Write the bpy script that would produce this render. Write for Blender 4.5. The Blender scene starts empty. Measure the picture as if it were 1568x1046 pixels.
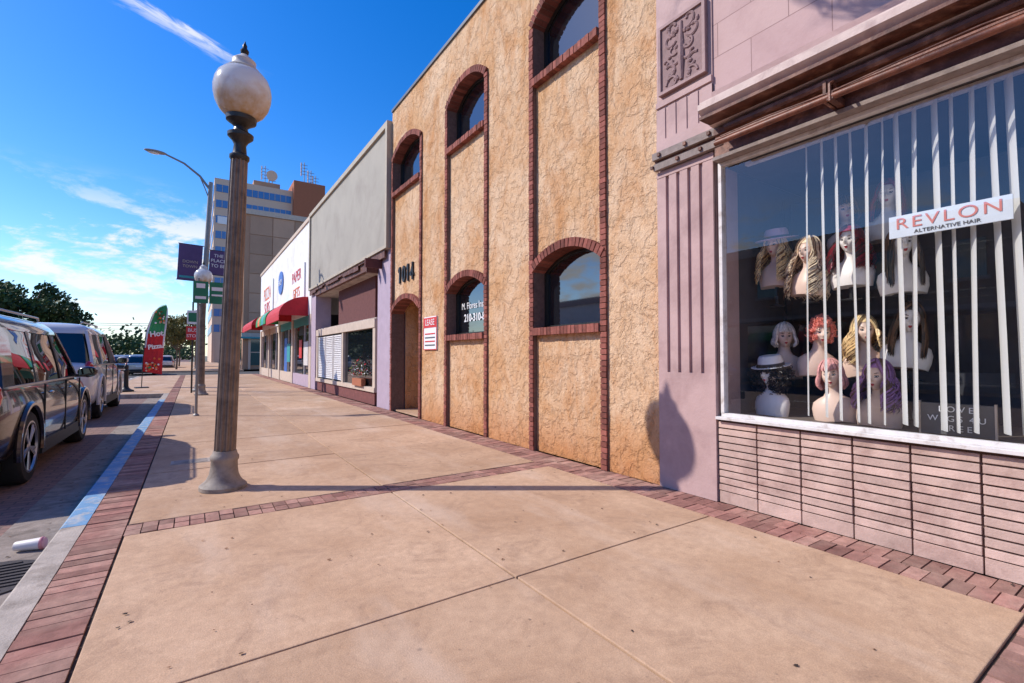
import bpy, math, random
from mathutils import Vector, Matrix, Euler
random.seed(7)
R=random.Random(11)
scene=bpy.context.scene
scene.view_settings.view_transform='Standard'
scene.view_settings.look='None'
scene.view_settings.exposure=0
pi=math.pi
# ------------------------------------------------------------ materials
def mk(name):
    m=bpy.data.materials.new(name); m.use_nodes=True
    nt=m.node_tree; nt.nodes.clear()
    out=nt.nodes.new('ShaderNodeOutputMaterial')
    return m,nt,out
def lk(nt,a,b): nt.links.new(a,b)
def math_(nt,op,a,b=None,c=None,clamp=False):
    n=nt.nodes.new('ShaderNodeMath'); n.operation=op; n.use_clamp=clamp
    for i,x in enumerate((a,b,c)):
        if x is None: continue
        if isinstance(x,(int,float)): n.inputs[i].default_value=x
        else: nt.links.new(x,n.inputs[i])
    return n.outputs[0]
def mrange(nt,x,a,b,c,d,smooth=False):
    n=nt.nodes.new('ShaderNodeMapRange')
    if smooth: n.interpolation_type='SMOOTHSTEP'
    nt.links.new(x,n.inputs[0])
    for i,v in zip((1,2,3,4),(a,b,c,d)): n.inputs[i].default_value=v
    return n.outputs[0]
def noise(nt,vec,scale,detail=4,rough=.55,dist=0):
    n=nt.nodes.new('ShaderNodeTexNoise'); n.inputs['Scale'].default_value=scale
    n.inputs['Detail'].default_value=detail; n.inputs['Roughness'].default_value=rough
    n.inputs['Distortion'].default_value=dist
    if vec is not None: nt.links.new(vec,n.inputs['Vector'])
    return n.outputs['Fac']
def mixc(nt,f,a,b,mode='MIX'):
    n=nt.nodes.new('ShaderNodeMix'); n.data_type='RGBA'; n.blend_type=mode
    for s,x in ((n.inputs[0],f),(n.inputs[6],a),(n.inputs[7],b)):
        if isinstance(x,(int,float)): s.default_value=x
        elif isinstance(x,(tuple,list)): s.default_value=(*x[:3],1)
        else: nt.links.new(x,s)
    return n.outputs[2]
def pos(nt,scale=(1,1,1),obj=False):
    if obj:
        o=nt.nodes.new('ShaderNodeTexCoord').outputs['Object']
    else:
        o=nt.nodes.new('ShaderNodeNewGeometry').outputs['Position']
    if scale==(1,1,1): return o
    n=nt.nodes.new('ShaderNodeMapping'); n.inputs['Scale'].default_value=scale
    nt.links.new(o,n.inputs[0]); return n.outputs[0]
def princ(nt,out,col,rough,metal=0,spec=.5,coat=0,ior=None):
    b=nt.nodes.new('ShaderNodeBsdfPrincipled')
    if isinstance(col,(tuple,list)): b.inputs['Base Color'].default_value=(*col[:3],1)
    else: nt.links.new(col,b.inputs['Base Color'])
    if isinstance(rough,(int,float)): b.inputs['Roughness'].default_value=rough
    else: nt.links.new(rough,b.inputs['Roughness'])
    b.inputs['Metallic'].default_value=metal
    b.inputs['Specular IOR Level'].default_value=spec
    b.inputs['Coat Weight'].default_value=coat
    b.inputs['Coat Roughness'].default_value=.04
    if ior: b.inputs['IOR'].default_value=ior
    nt.links.new(b.outputs[0],out.inputs[0]); return b
def bumpn(nt,b,h,strength,dist):
    n=nt.nodes.new('ShaderNodeBump'); n.inputs['Strength'].default_value=strength
    n.inputs['Distance'].default_value=dist
    nt.links.new(h,n.inputs['Height']); nt.links.new(n.outputs[0],b.inputs['Normal'])
def mat(name,col,rough=.6,metal=0,var=.12,scale=5,bump=0,bscale=60,bdist=.01,island=0,spec=.4,coat=0,stain=None,sscale=2,slo=.5,shi=.75,obj=False):
    m,nt,out=mk(name)
    P=pos(nt,obj=obj)
    n1=noise(nt,P,scale,4,.6)
    val=mrange(nt,n1,.3,.7,1-var,1+var)
    if island:
        g=nt.nodes.new('ShaderNodeNewGeometry')
        iv=mrange(nt,g.outputs['Random Per Island'],0,1,1-island,1+island)
        val=math_(nt,'MULTIPLY',val,iv)
    c=col
    if stain:
        sf=mrange(nt,noise(nt,P,sscale,5,.65,.4),slo,shi,0,1)
        c=mixc(nt,sf,col,stain)
    h=nt.nodes.new('ShaderNodeHueSaturation')
    if isinstance(c,(tuple,list)): h.inputs['Color'].default_value=(*c[:3],1)
    else: lk(nt,c,h.inputs['Color'])
    lk(nt,val,h.inputs['Value'])
    b=princ(nt,out,h.outputs[0],rough,metal,spec,coat)
    if bump: bumpn(nt,b,noise(nt,P,bscale,4,.6),bump,bdist)
    return m
M={}
def A(k,*a,**kw): M[k]=mat(k,*a,**kw)
def concrete():
    m,nt,out=mk('concrete'); P=pos(nt)
    g=nt.nodes.new('ShaderNodeNewGeometry')
    n1=noise(nt,P,1.1,6,.65,.4); n2=noise(nt,P,14,5,.7); n3=noise(nt,P,150,2,.6)
    c=mixc(nt,mrange(nt,n1,.32,.68,0,1),(.45,.275,.165),(.61,.41,.27))
    c=mixc(nt,mrange(nt,n2,.36,.68,0,.45),c,(.34,.21,.135))
    v=nt.nodes.new('ShaderNodeTexVoronoi'); v.inputs['Scale'].default_value=3.1; lk(nt,P,v.inputs['Vector'])
    sp=mrange(nt,v.outputs['Distance'],.02,.055,1,0)
    sp=math_(nt,'MULTIPLY',sp,mrange(nt,n1,.44,.52,0,.75))
    c=mixc(nt,sp,c,(.13,.08,.06))
    v2=nt.nodes.new('ShaderNodeTexVoronoi'); v2.inputs['Scale'].default_value=9; lk(nt,P,v2.inputs['Vector'])
    c=mixc(nt,mrange(nt,v2.outputs['Distance'],.03,.085,.6,0),c,(.25,.16,.11))
    n4=noise(nt,P,2.0,8,.8,1.6)
    c=mixc(nt,mrange(nt,n4,.51,.72,0,.75),c,(.29,.175,.115))
    c=mixc(nt,mrange(nt,noise(nt,pos(nt,(.9,.25,1)),1.5,5,.6),.52,.70,0,.5),c,(.64,.49,.38))
    h=nt.nodes.new('ShaderNodeHueSaturation'); lk(nt,c,h.inputs['Color'])
    lk(nt,math_(nt,'MULTIPLY',mrange(nt,g.outputs['Random Per Island'],0,1,.89,1.08),mrange(nt,n3,.3,.7,.87,1.13)),h.inputs['Value'])
    b=princ(nt,out,h.outputs[0],.82,spec=.3)
    bumpn(nt,b,math_(nt,'ADD',n3,math_(nt,'MULTIPLY',n2,1.5)),.4,.004)
    return m
M['concrete']=concrete()
def stucco():
    m,nt,out=mk('stucco'); P=pos(nt)
    n1=noise(nt,P,.8,5,.6,.5)
    n2=noise(nt,pos(nt,(1,1,.45)),1.5,7,.76,.8)
    n3=noise(nt,P,6,6,.75,.3)
    c=mixc(nt,mrange(nt,n1,.38,.60,0,1),(.68,.405,.215),(.77,.54,.355))
    c=mixc(nt,mrange(nt,n2,.46,.66,0,.8),c,(.56,.255,.095))
    c=mixc(nt,mrange(nt,n3,.48,.70,0,.35),c,(.47,.24,.11))
    c=mixc(nt,mrange(nt,n3,.30,.44,.35,0),c,(.80,.60,.43))
    s=nt.nodes.new('ShaderNodeSeparateXYZ'); lk(nt,P,s.inputs[0])
    low=mrange(nt,math_(nt,'ADD',s.outputs[2],mrange(nt,n2,.3,.7,-.4,.4)),.0,.6,1,0)
    c=mixc(nt,math_(nt,'MULTIPLY',low,.75),c,(.54,.21,.07))
    # trowelled plaster: flat raised skins with soft edges, plus sandy grain
    t=noise(nt,P,5.5,6,.66,.35); t2=noise(nt,P,24,5,.7,.2)
    lump=mrange(nt,t,.45,.55,0,1,True)
    g=noise(nt,P,120,2,.7)
    h=math_(nt,'ADD',math_(nt,'MULTIPLY',lump,.6),math_(nt,'ADD',math_(nt,'MULTIPLY',t2,1.0),math_(nt,'MULTIPLY',g,.35)))
    c=mixc(nt,mrange(nt,t2,.30,.46,.25,0),c,(.38,.18,.08))
    b=princ(nt,out,c,.9,spec=.12)
    bumpn(nt,b,h,.85,.028)
    return m
M['stucco']=stucco()
A('brick',(.25,.085,.065),.85,var=.2,scale=18,bump=.4,bscale=90,island=.35,spec=.2,stain=(.13,.05,.04),sscale=9)
A('paver',(.31,.15,.12),.88,var=.22,scale=14,bump=.5,bscale=90,bdist=.006,island=.30,spec=.2,stain=(.40,.26,.20),sscale=1.5,slo=.42,shi=.75)
A('mortar',(.17,.105,.085),.95,var=.2,scale=20,bump=.3)
A('joint',(.06,.04,.03),.95,var=.2)
A('curbgrey',(.42,.36,.31),.9,var=.2,scale=6,bump=.5,bscale=60,stain=(.2,.16,.13),sscale=5)
A('curbblue',(.15,.31,.50),.75,var=.15,scale=6,bump=.3,bscale=60,stain=(.45,.45,.44),sscale=7,slo=.48,shi=.66)
A('mauve',(.475,.32,.30),.75,var=.10,scale=2,bump=.5,bscale=30,bdist=.006,stain=(.35,.22,.21),sscale=2.2,slo=.46,shi=.75)
A('mauve_dark',(.36,.235,.225),.75,var=.1,scale=3,bump=.3,bscale=40,stain=(.25,.16,.155),sscale=3)
A('cornicepink',(.60,.47,.42),.75,var=.1,scale=3,bump=.3,bscale=30,stain=(.40,.28,.26),sscale=3)
A('relief',(.27,.17,.165),.8,var=.15,scale=10,bump=.4,bscale=50)
A('rust',(.12,.045,.03),.6,var=.35,scale=12,bump=.4,bscale=50,stain=(.30,.15,.10),sscale=6)
A('pipe',(.20,.07,.04),.45,var=.3,scale=14,bump=.2,stain=(.10,.04,.03),sscale=9)
A('oldwood',(.25,.20,.18),.8,var=.2,scale=16,bump=.4)
A('roman',(.52,.365,.31),.8,var=.14,scale=9,bump=.45,bscale=70,bdist=.006,island=.12,stain=(.35,.22,.185),sscale=4,slo=.46,shi=.72)
A('roman_mortar',(.13,.075,.06),.9)
A('whiteframe',(.66,.62,.60),.5,var=.1,scale=12,stain=(.42,.35,.31),sscale=9,slo=.52,shi=.72)
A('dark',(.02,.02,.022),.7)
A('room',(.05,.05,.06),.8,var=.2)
A('roomfloor',(.16,.13,.11),.7)
A('black',(.012,.012,.013),.45)
A('blackmetal',(.02,.018,.016),.4,spec=.5)
A('bronze',(.23,.165,.12),.5,metal=.2,var=.22,scale=9,stain=(.11,.075,.055),sscale=5,bump=.2)
A('lampbase',(.30,.25,.21),.65,var=.2,scale=8,bump=.3,stain=(.15,.11,.085),sscale=6)
A('lampcap',(.60,.56,.50),.4)
A('steel',(.25,.24,.23),.5,metal=.3,var=.1)
A('fasciagrey',(.36,.325,.27),.75,var=.07,scale=1.2,stain=(.29,.255,.21),sscale=.8)
A('fasciatrim',(.42,.36,.28),.7)
A('lavender',(.42,.33,.40),.8,var=.08)
A('soffit',(.5,.42,.36),.8,var=.2,stain=(.2,.12,.09),sscale=3)
A('darkbrick',(.15,.05,.045),.85,island=.3,var=.2,scale=10)
A('white',(.74,.73,.72),.75,var=.05,scale=1.5,stain=(.6,.57,.54),sscale=1)
A('cream',(.55,.44,.35),.8,var=.1)
A('red',(.50,.02,.03),.7,var=.12)
A('redsign',(.60,.04,.04),.5)
A('fadedred',(.62,.20,.17),.5)
A('paleboard',(.66,.71,.76),.5,var=.08)
A('orange',(.75,.16,.04),.5)
A('green',(.03,.28,.10),.65,var=.1)
A('teal',(.04,.30,.32),.5)
A('signgreen',(.01,.17,.08),.4)
A('signwhite',(.8,.8,.8),.5,var=.02)
A('bluesign',(.05,.14,.45),.5)
A('purple',(.10,.06,.15),.7,var=.1)
A('tan',(.44,.255,.16),.85,var=.07,scale=.5,stain=(.36,.20,.12),sscale=.3)
A('tanpanel',(.47,.285,.185),.85,island=.16,var=.07,scale=.8)
A('brownblock',(.38,.13,.065),.85,var=.06)
A('towerwhite',(.66,.48,.36),.8,var=.05)
A('leafdark',(.045,.085,.022),.7,var=.35,scale=.6,island=.4)
A('leafyellow',(.15,.13,.03),.7,var=.35,scale=.9,island=.4)
A('deadleaf',(.20,.10,.05),.8,var=.3,island=.5)
A('bark',(.13,.095,.07),.9,var=.2,scale=12,bump=.5)
A('tire',(.018,.018,.018),.8)
A('rim',(.42,.42,.43),.3,metal=.8)
A('carplastic',(.02,.02,.02),.55)
A('carblack',(.022,.016,.018),.25,coat=1,var=.03,obj=True)
A('carwhite',(.66,.65,.65),.35,coat=1,var=.03,obj=True)
A('carsilver',(.40,.42,.44),.3,metal=.4,coat=1,obj=True)
A('tail',(.45,.01,.012),.15,coat=1)
A('headl',(.6,.62,.65),.1,coat=1)
A('skin',(.80,.58,.47),.38,var=.03)
A('skinw',(.84,.78,.74),.35,var=.03)
A('lips',(.50,.05,.07),.3)
A('eye',(.03,.02,.02),.3)
A('eyewhite',(.75,.72,.70),.3)
A('brow',(.16,.09,.06),.6)
for k,c in dict(h_blond=(.80,.58,.30),h_blond2=(.85,.68,.46),h_dred=(.24,.012,.025),h_black=(.03,.024,.022),h_brown=(.15,.08,.045),
    h_white=(.84,.76,.68),h_pink=(.85,.26,.20),h_rose=(.72,.34,.32),h_purple=(.34,.16,.36)).items():
    A(k,c,.42,var=.3,scale=45,island=.3,spec=.5)
A('hatwhite',(.80,.80,.80),.7); A('hatpink',(.58,.36,.46),.8); A('hatband',(.05,.05,.06),.7)
A('cup',(.72,.66,.62),.5); A('cuplid',(.6,.25,.28),.4)
A('letterboard',(.10,.10,.10),.6)
A('wooddoor',(.17,.07,.03),.5,var=.2,scale=10)
A('iron',(.06,.05,.05),.7,metal=.3,bump=.3)
A('coping',(.10,.11,.13),.5)
def blindmat():
    m,nt,out=mk('blind'); b=princ(nt,out,(.84,.83,.81),.55)
    tl=nt.nodes.new('ShaderNodeBsdfTranslucent'); tl.inputs[0].default_value=(.8,.78,.75,1)
    mx=nt.nodes.new('ShaderNodeMixShader'); mx.inputs[0].default_value=.35
    lk(nt,b.outputs[0],mx.inputs[1]); lk(nt,tl.outputs[0],mx.inputs[2]); lk(nt,mx.outputs[0],out.inputs[0]); M['blind']=m
blindmat()
def pane(name,base,rough,ior):
    m,nt,out=mk(name); P=pos(nt)
    b=princ(nt,out,base,rough,0,.9,ior=ior)
    bumpn(nt,b,noise(nt,P,1.5,1),.02,.02)
    M[name]=m
pane('pane',(.008,.010,.014),.03,1.85)
pane('carglass',(.006,.007,.008),.02,1.6)
pane('tealglass',(.02,.09,.09),.08,1.7)
pane('towerglass',(.03,.16,.42),.25,1.45)
def shopglass(name,base,k):
    m,nt,out=mk(name)
    tr=nt.nodes.new('ShaderNodeBsdfTransparent'); tr.inputs[0].default_value=(.95,.96,.96,1)
    gl=nt.nodes.new('ShaderNodeBsdfGlossy'); gl.inputs['Roughness'].default_value=.0
    gl.inputs[0].default_value=(1,1,1,1)
    lw=nt.nodes.new('ShaderNodeLayerWeight'); lw.inputs[0].default_value=.5
    f=math_(nt,'ADD',math_(nt,'MULTIPLY',math_(nt,'POWER',lw.outputs['Facing'],3.0),k),base,clamp=True)
    mx=nt.nodes.new('ShaderNodeMixShader')
    lk(nt,f,mx.inputs[0]); lk(nt,tr.outputs[0],mx.inputs[1]); lk(nt,gl.outputs[0],mx.inputs[2]); lk(nt,mx.outputs[0],out.inputs[0])
    M[name]=m
shopglass('shopglass',.08,.65); shopglass('shelfglass',.03,.3)
def globe():
    m,nt,out=mk('globe'); P=pos(nt)
    s=nt.nodes.new('ShaderNodeSeparateXYZ'); lk(nt,P,s.inputs[0])
    f=mrange(nt,math_(nt,'ADD',s.outputs[2],mrange(nt,noise(nt,P,9,5),.3,.7,-.09,.09)),3.70,4.0,1,0)
    c=mixc(nt,f,(.80,.82,.84),(.50,.30,.13))   # brown at the bottom, blending unevenly to bluish white above
    b=princ(nt,out,c,.16,spec=.8)
    tl=nt.nodes.new('ShaderNodeBsdfTranslucent'); lk(nt,c,tl.inputs[0])
    mx=nt.nodes.new('ShaderNodeMixShader'); mx.inputs[0].default_value=.4
    lk(nt,b.outputs[0],mx.inputs[1]); lk(nt,tl.outputs[0],mx.inputs[2]); lk(nt,mx.outputs[0],out.inputs[0])
    M['globe']=m
globe()
def road():
    m,nt,out=mk('road'); P=pos(nt)
    n1=noise(nt,P,.35,5,.6); n2=noise(nt,P,12,4,.7)
    br=nt.nodes.new('ShaderNodeTexBrick'); lk(nt,P,br.inputs['Vector'])
    br.inputs['Color1'].default_value=(.32,.18,.15,1); br.inputs['Color2'].default_value=(.21,.12,.105,1); br.inputs['Mortar'].default_value=(.10,.08,.07,1)
    br.inputs['Scale'].default_value=1; br.inputs['Brick Width'].default_value=.22; br.inputs['Row Height'].default_value=.1; br.inputs['Mortar Size'].default_value=.008
    c=mixc(nt,mrange(nt,n1,.35,.65,.1,.5),br.outputs['Color'],(.28,.20,.17))
    c=mixc(nt,mrange(nt,n2,.4,.75,0,.4),c,(.12,.09,.08))
    b=princ(nt,out,c,.9,spec=.2); bumpn(nt,b,math_(nt,'ADD',n2,math_(nt,'MULTIPLY',br.outputs['Fac'],-.8)),.4,.01)
    M['road']=m
road()
A('asphalt',(.075,.07,.067),.9,var=.15,scale=2,bump=.3)
A('gutter',(.32,.26,.22),.9,var=.2,scale=4,bump=.4,stain=(.14,.11,.09),sscale=4,slo=.42,shi=.7)
A('ground',(.20,.17,.12),.95,var=.2,scale=.2,stain=(.10,.11,.05),sscale=.05)
A('paint',(.7,.68,.62),.7,var=.15,stain=(.4,.36,.32),sscale=6)
def blockwall():
    m,nt,out=mk('blockwall'); P=pos(nt)
    s=nt.nodes.new('ShaderNodeSeparateXYZ'); lk(nt,P,s.inputs[0])
    cb=nt.nodes.new('ShaderNodeCombineXYZ'); lk(nt,s.outputs[1],cb.inputs[0]); lk(nt,s.outputs[2],cb.inputs[1])
    br=nt.nodes.new('ShaderNodeTexBrick'); lk(nt,cb.outputs[0],br.inputs['Vector'])
    br.inputs['Scale'].default_value=1; br.inputs['Brick Width'].default_value=.62; br.inputs['Row Height'].default_value=.31; br.inputs['Mortar Size'].default_value=.004
    br.inputs['Color1'].default_value=(.53,.365,.34,1); br.inputs['Color2'].default_value=(.49,.33,.315,1); br.inputs['Mortar'].default_value=(.30,.19,.18,1)
    n=noise(nt,P,2.5,5,.65)
    c=mixc(nt,mrange(nt,n,.46,.76,0,.65),br.outputs['Color'],(.38,.24,.23))
    g=noise(nt,P,40,4,.6)
    b=princ(nt,out,c,.8,spec=.2); bumpn(nt,b,math_(nt,'ADD',math_(nt,'MULTIPLY',g,.5),math_(nt,'MULTIPLY',br.outputs['Fac'],-1.)),.5,.008)
    M['blockwall']=m
blockwall()
# ------------------------------------------------------------ mesh builder
class MB:
    def __init__(s): s.v=[];s.f=[];s.m=[];s.mats=[]
    def mi(s,k):
        if k not in s.mats: s.mats.append(k)
        return s.mats.index(k)
    def add(s,vs,fs,k,T=None):
        o=len(s.v)
        for p in vs:
            p=Vector(p)
            if T is not None: p=T@p
            s.v.append(p)
        i=s.mi(k) if isinstance(k,str) else None
        for j,f in enumerate(fs):
            s.f.append([o+a for a in f]); s.m.append(i if i is not None else s.mi(k[j]))
    def box(s,x0,y0,z0,x1,y1,z1,k,T=None):
        x0,x1=min(x0,x1),max(x0,x1);y0,y1=min(y0,y1),max(y0,y1);z0,z1=min(z0,z1),max(z0,z1)
        vs=[(x0,y0,z0),(x1,y0,z0),(x1,y1,z0),(x0,y1,z0),(x0,y0,z1),(x1,y0,z1),(x1,y1,z1),(x0,y1,z1)]
        s.add(vs,[(3,2,1,0),(4,5,6,7),(0,1,5,4),(1,2,6,5),(2,3,7,6),(3,0,4,7)],k,T)
    def prism(s,pts,a0,a1,k,ax='X'):
        n=len(pts)
        if ax=='X': vs=[(a0,p[0],p[1]) for p in pts]+[(a1,p[0],p[1]) for p in pts]
        elif ax=='Y': vs=[(p[0],a0,p[1]) for p in pts]+[(p[0],a1,p[1]) for p in pts]
        else: vs=[(p[0],p[1],a0) for p in pts]+[(p[0],p[1],a1) for p in pts]
        fs=[list(range(n)),list(range(2*n-1,n-1,-1))]+[(i,i+n,(i+1)%n+n,(i+1)%n) for i in range(n)]
        s.add(vs,fs,k)
    def lathe(s,prof,k,c=(0,0,0),n=24,T=None,sx=1,sy=1):
        vs=[];fs=[]
        for r,z in prof:
            for i in range(n):
                a=2*pi*i/n; vs.append((c[0]+r*sx*math.cos(a),c[1]+r*sy*math.sin(a),c[2]+z))
        for j in range(len(prof)-1):
            for i in range(n):
                fs.append((j*n+i,j*n+(i+1)%n,(j+1)*n+(i+1)%n,(j+1)*n+i))
        fs.append(list(range(n-1,-1,-1))); fs.append([(len(prof)-1)*n+i for i in range(n)])
        s.add(vs,fs,k,T)
    def tube(s,pts,rad,k,n=6,T=None):
        pts=[Vector(p) for p in pts]
        vs=[];fs=[];up=Vector((0,0,1)) 
        prev=None
        for j,p in enumerate(pts):
            d=(pts[min(j+1,len(pts)-1)]-pts[max(j-1,0)])
            if d.length<1e-9: d=Vector((0,0,1))
            d.normalize()
            ref=prev if prev is not None else (Vector((1,0,0)) if abs(d.z)>.9 else up)
            a=(ref-d*ref.dot(d))
            if a.length<1e-6: a=d.orthogonal()
            a.normalize(); prev=a; b=d.cross(a)
            r=rad[j] if isinstance(rad,(list,tuple)) else rad
            for i in range(n):
                t=2*pi*(i+.5)/n; vs.append(p+(a*math.cos(t)+b*math.sin(t))*r)
        for j in range(len(pts)-1):
            for i in range(n): fs.append((j*n+i,j*n+(i+1)%n,(j+1)*n+(i+1)%n,(j+1)*n+i))
        fs.append(list(range(n-1,-1,-1))); fs.append([(len(pts)-1)*n+i for i in range(n)])
        s.add(vs,fs,k,T)
    def ell(s,c,r,k,n=14,T=None):
        vs=[];fs=[]
        h=n//2
        for j in range(h+1):
            ph=-pi/2+pi*j/h
            for i in range(n):
                a=2*pi*i/n; vs.append((c[0]+r[0]*math.cos(ph)*math.cos(a),c[1]+r[1]*math.cos(ph)*math.sin(a),c[2]+r[2]*math.sin(ph)))
        for j in range(h):
            for i in range(n): fs.append((j*n+i,j*n+(i+1)%n,(j+1)*n+(i+1)%n,(j+1)*n+i))
        s.add(vs,fs,k,T)
    def build(s,name,parent=None,smooth=False,bevel=0,loc=(0,0,0),rotz=0):
        me=bpy.data.meshes.new(name); me.from_pydata([tuple(p) for p in s.v],[],s.f)
        for k in s.mats: me.materials.append(M[k])
        me.polygons.foreach_set('material_index',s.m)
        if smooth: me.polygons.foreach_set('use_smooth',[True]*len(s.f))
        me.update()
        ob=bpy.data.objects.new(name,me); scene.collection.objects.link(ob)
        ob.location=loc; ob.rotation_euler=(0,0,rotz)
        if parent is not None: ob.parent=parent
        if smooth:
            try: me.set_sharp_from_angle(angle=math.radians(38))
            except Exception: pass
        if bevel:
            b=ob.modifiers.new('b','BEVEL'); b.width=bevel; b.segments=2; b.limit_method='ANGLE'
        return ob
def empty(name,loc=(0,0,0),rot=(0,0,0)):
    e=bpy.data.objects.new(name,None); e.location=loc; e.rotation_euler=rot; e.empty_display_size=.2
    scene.collection.objects.link(e); return e
def text(name,body,loc,size,k,parent=None,face='-X',extrude=.004,align='CENTER',sx=1,tilt=0,bold=0,sp=1):
    c=bpy.data.curves.new(name,'FONT'); c.body=body; c.size=size; c.extrude=extrude; c.align_x=align; c.align_y='CENTER'; c.offset=bold; c.space_character=sp
    c.materials.append(M[k]); ob=bpy.data.objects.new(name,c); scene.collection.objects.link(ob)
    ob.location=loc; ob.scale=(sx,1,1)
    ob.rotation_euler=(pi/2,0,-pi/2) if face=='-X' else (pi/2,tilt,0)
    if parent is not None: ob.parent=parent
    return ob
# ------------------------------------------------------------ ground, road, sidewalk
g=MB(); g.add([(-1500,-600,-.18),(1500,-600,-.18),(1500,3000,-.18),(-1500,3000,-.18)],[(0,1,2,3)],'ground'); g.build('ground')
g=MB(); g.add([(-15.5,-60,-.15),(-.8,-60,-.15),(-.8,900,-.15),(-15.5,900,-.15)],[(0,1,2,3)],'road'); g.build('road')
g=MB(); g.add([(-120,39.6,-.146),(120,39.6,-.146),(120,50,-.146),(-120,50,-.146)],[(0,1,2,3)],'asphalt'); g.build('cross_street_road')
g=MB(); g.box(-1.25,-10,-.17,-.82,20.4,-.142,'gutter'); g.build('gutter')
g=MB()
y=-40
while y<200:
    if not(36<y<54): g.box(-8.1,y,-.15,-7.98,y+3,-.142,'paint')
    y+=9
for yy in range(8): g.box(-14.5+yy*1.6,38.3,-.15,-13.7+yy*1.6,39.4,-.139,'paint')
g.build('road_markings')
sw=empty('sidewalk')
b=MB(); b.box(-.66,-10,-.3,3.95,39,-.014,'joint'); b.build('sidewalk_bed',sw)
s=MB()
ys=[-8,-6,-3.88,None,-3.6,-1.8,.3,None,.57,2.34,4.45,None,4.72,6.6,8.6,10.6,12.6,14.6,16.6,18.6,20.6,22.6,24.6,26.6,28.6,30.6,32.6,34.6,36.6,39]
xs=[-.395,1.60,3.515]
for a,bb in zip(ys[:-1],ys[1:]):
    if a is None or bb is None: continue
    for x0,x1 in zip(xs[:-1],xs[1:]):
        g_=.007
        s.box(x0+g_,a+g_,-.1,x1-g_,bb-g_,R.uniform(-.002,.002),'concrete')
s.build('concrete_slabs',sw,bevel=.005)
b=MB()
def bricks(x0,x1,y0,y1,bw,bl,off=0):
    nx=max(1,round((x1-x0)/bw)); ny=max(1,round((y1-y0)/bl)); dx=(x1-x0)/nx; dy=(y1-y0)/ny
    for i in range(nx):
        for j in range(ny):
            o=off*(i%2)*dy
            b.box(x0+i*dx+.004,y0+j*dy+.004+o,-.06,x0+(i+1)*dx-.004,y0+(j+1)*dy-.004+o,R.uniform(-.006,.001),'paver')
bricks(-.66,-.40,-6,39,.26,.10)
bricks(3.52,3.925,-6,20,.2,.1,.5)
bricks(3.52,3.925,20.2,39,.4,.4)
for yb in (-3.88,.3,4.45): bricks(-.40,3.52,yb+.005,yb+.265,.1,.13)
b.build('brick_paver_bands',sw)
b=MB()
def curb(y0,y1,k):
    y=y0
    while y<y1-.01:
        ye=min(y+3,y1)
        b.prism([(-.82,-.3),(-.66,-.3),(-.66,.0),(-.80,.0),(-.815,-.012),(-.83,-.15)],y+.004,ye-.004,k,'Y'); y=ye
curb(-10,4.9,'curbgrey'); curb(4.9,17.6,'curbblue'); curb(17.6,20.5,'curbgrey')
b.build('curb',sw)
b=MB(); 
b.prism([(-.66,20.5),(-.66,39),(-2.4,39),(-2.75,38.2),(-2.75,21.6),(-2.3,20.9),(-1.2,20.5)],-.3,-.004,'concrete','Z')
b.prism([(-.66,20.4),(-.66,20.5),(-1.2,20.5),(-2.3,20.9),(-2.75,21.6),(-2.75,38.2),(-2.9,38.2),(-2.9,21.5),(-2.4,20.78),(-1.2,20.36)],-.3,.0,'curbgrey','Z')
b.build('corner_bulb_out',sw)
b=MB(); b.box(-2.6,50.5,-.3,3.95,120,0,'concrete'); b.box(-19,-40,-.3,-15.5,38,0,'concrete'); b.box(-19,52,-.3,-15.5,140,0,'concrete'); b.build('far_sidewalks',sw)
b=MB(); b.box(-.2,6.95,-.02,.2,7.22,.004,'curbgrey'); b.box(-.17,6.98,-.02,.17,7.19,.007,'lampbase'); b.build('utility_cover')
b=MB(); b.lathe([(.34,-.145),(.34,-.132),(.30,-.130)],'iron',(-1.12,4.42,0),28)
for i in range(-4,5):
    w=math.sqrt(max(0,.29**2-(i*.06)**2)); b.box(-1.12-w,4.42+i*.06-.012,-.14,-1.12+w,4.42+i*.06+.012,-.122,'iron')
b.build('manhole_cover')
b=MB(); T=Matrix.Translation((-.98,4.95,-.098))@Matrix.Rotation(math.radians(75),4,'Z')@Matrix.Rotation(math.radians(88),4,'X')
b.lathe([(.030,-.085),(.033,-.08),(.042,.06),(.043,.07)],'cup',T=T,n=20); b.lathe([(.046,.07),(.046,.078),(.04,.084),(.038,.09)],'cuplid',T=T,n=20); b.build('paper_cup',smooth=True)
# fallen leaves, grit and bits of litter
b=MB(); rg=random.Random(31)
for i in range(560):
    if rg.random()<.5: x=rg.uniform(-.38,3.8); y=rg.uniform(.6,14); z0=.003
    elif rg.random()<.6: x=rg.gauss(-1.0,.10); y=rg.uniform(1.5,20); z0=-.138; x=min(-.84,max(-1.2,x))
    else: x=3.90-abs(rg.gauss(0,.05)); y=rg.uniform(.3,14); z0=.003
    s_=rg.uniform(.003,.011)*(1.8 if z0<0 else 1); a=rg.uniform(0,6.28)
    vs=[]
    for q in range(5):
        an=a+q*2*pi/5; r_=s_*rg.uniform(.5,1.2); vs.append((x+r_*math.cos(an)*1.4,y+r_*math.sin(an),z0+rg.uniform(0,.005)))
    b.add(vs,[(0,1,2,3,4)],rg.choice(['deadleaf','deadleaf','deadleaf','bark','joint']))
b.build('leaf_litter')
# ------------------------------------------------------------ arches
def arc(y0,y1,spring,crown,n=14):
    w=(y1-y0); r=crown-spring; Rr=(w*w/4+r*r)/(2*r); cy=(y0+y1)/2; cz=crown-Rr
    a=math.asin(w/2/Rr)
    return [(cy+Rr*math.sin(-a+2*a*i/n),cz+Rr*math.cos(-a+2*a*i/n)) for i in range(n+1)],(cy,cz,Rr,a)
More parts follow.
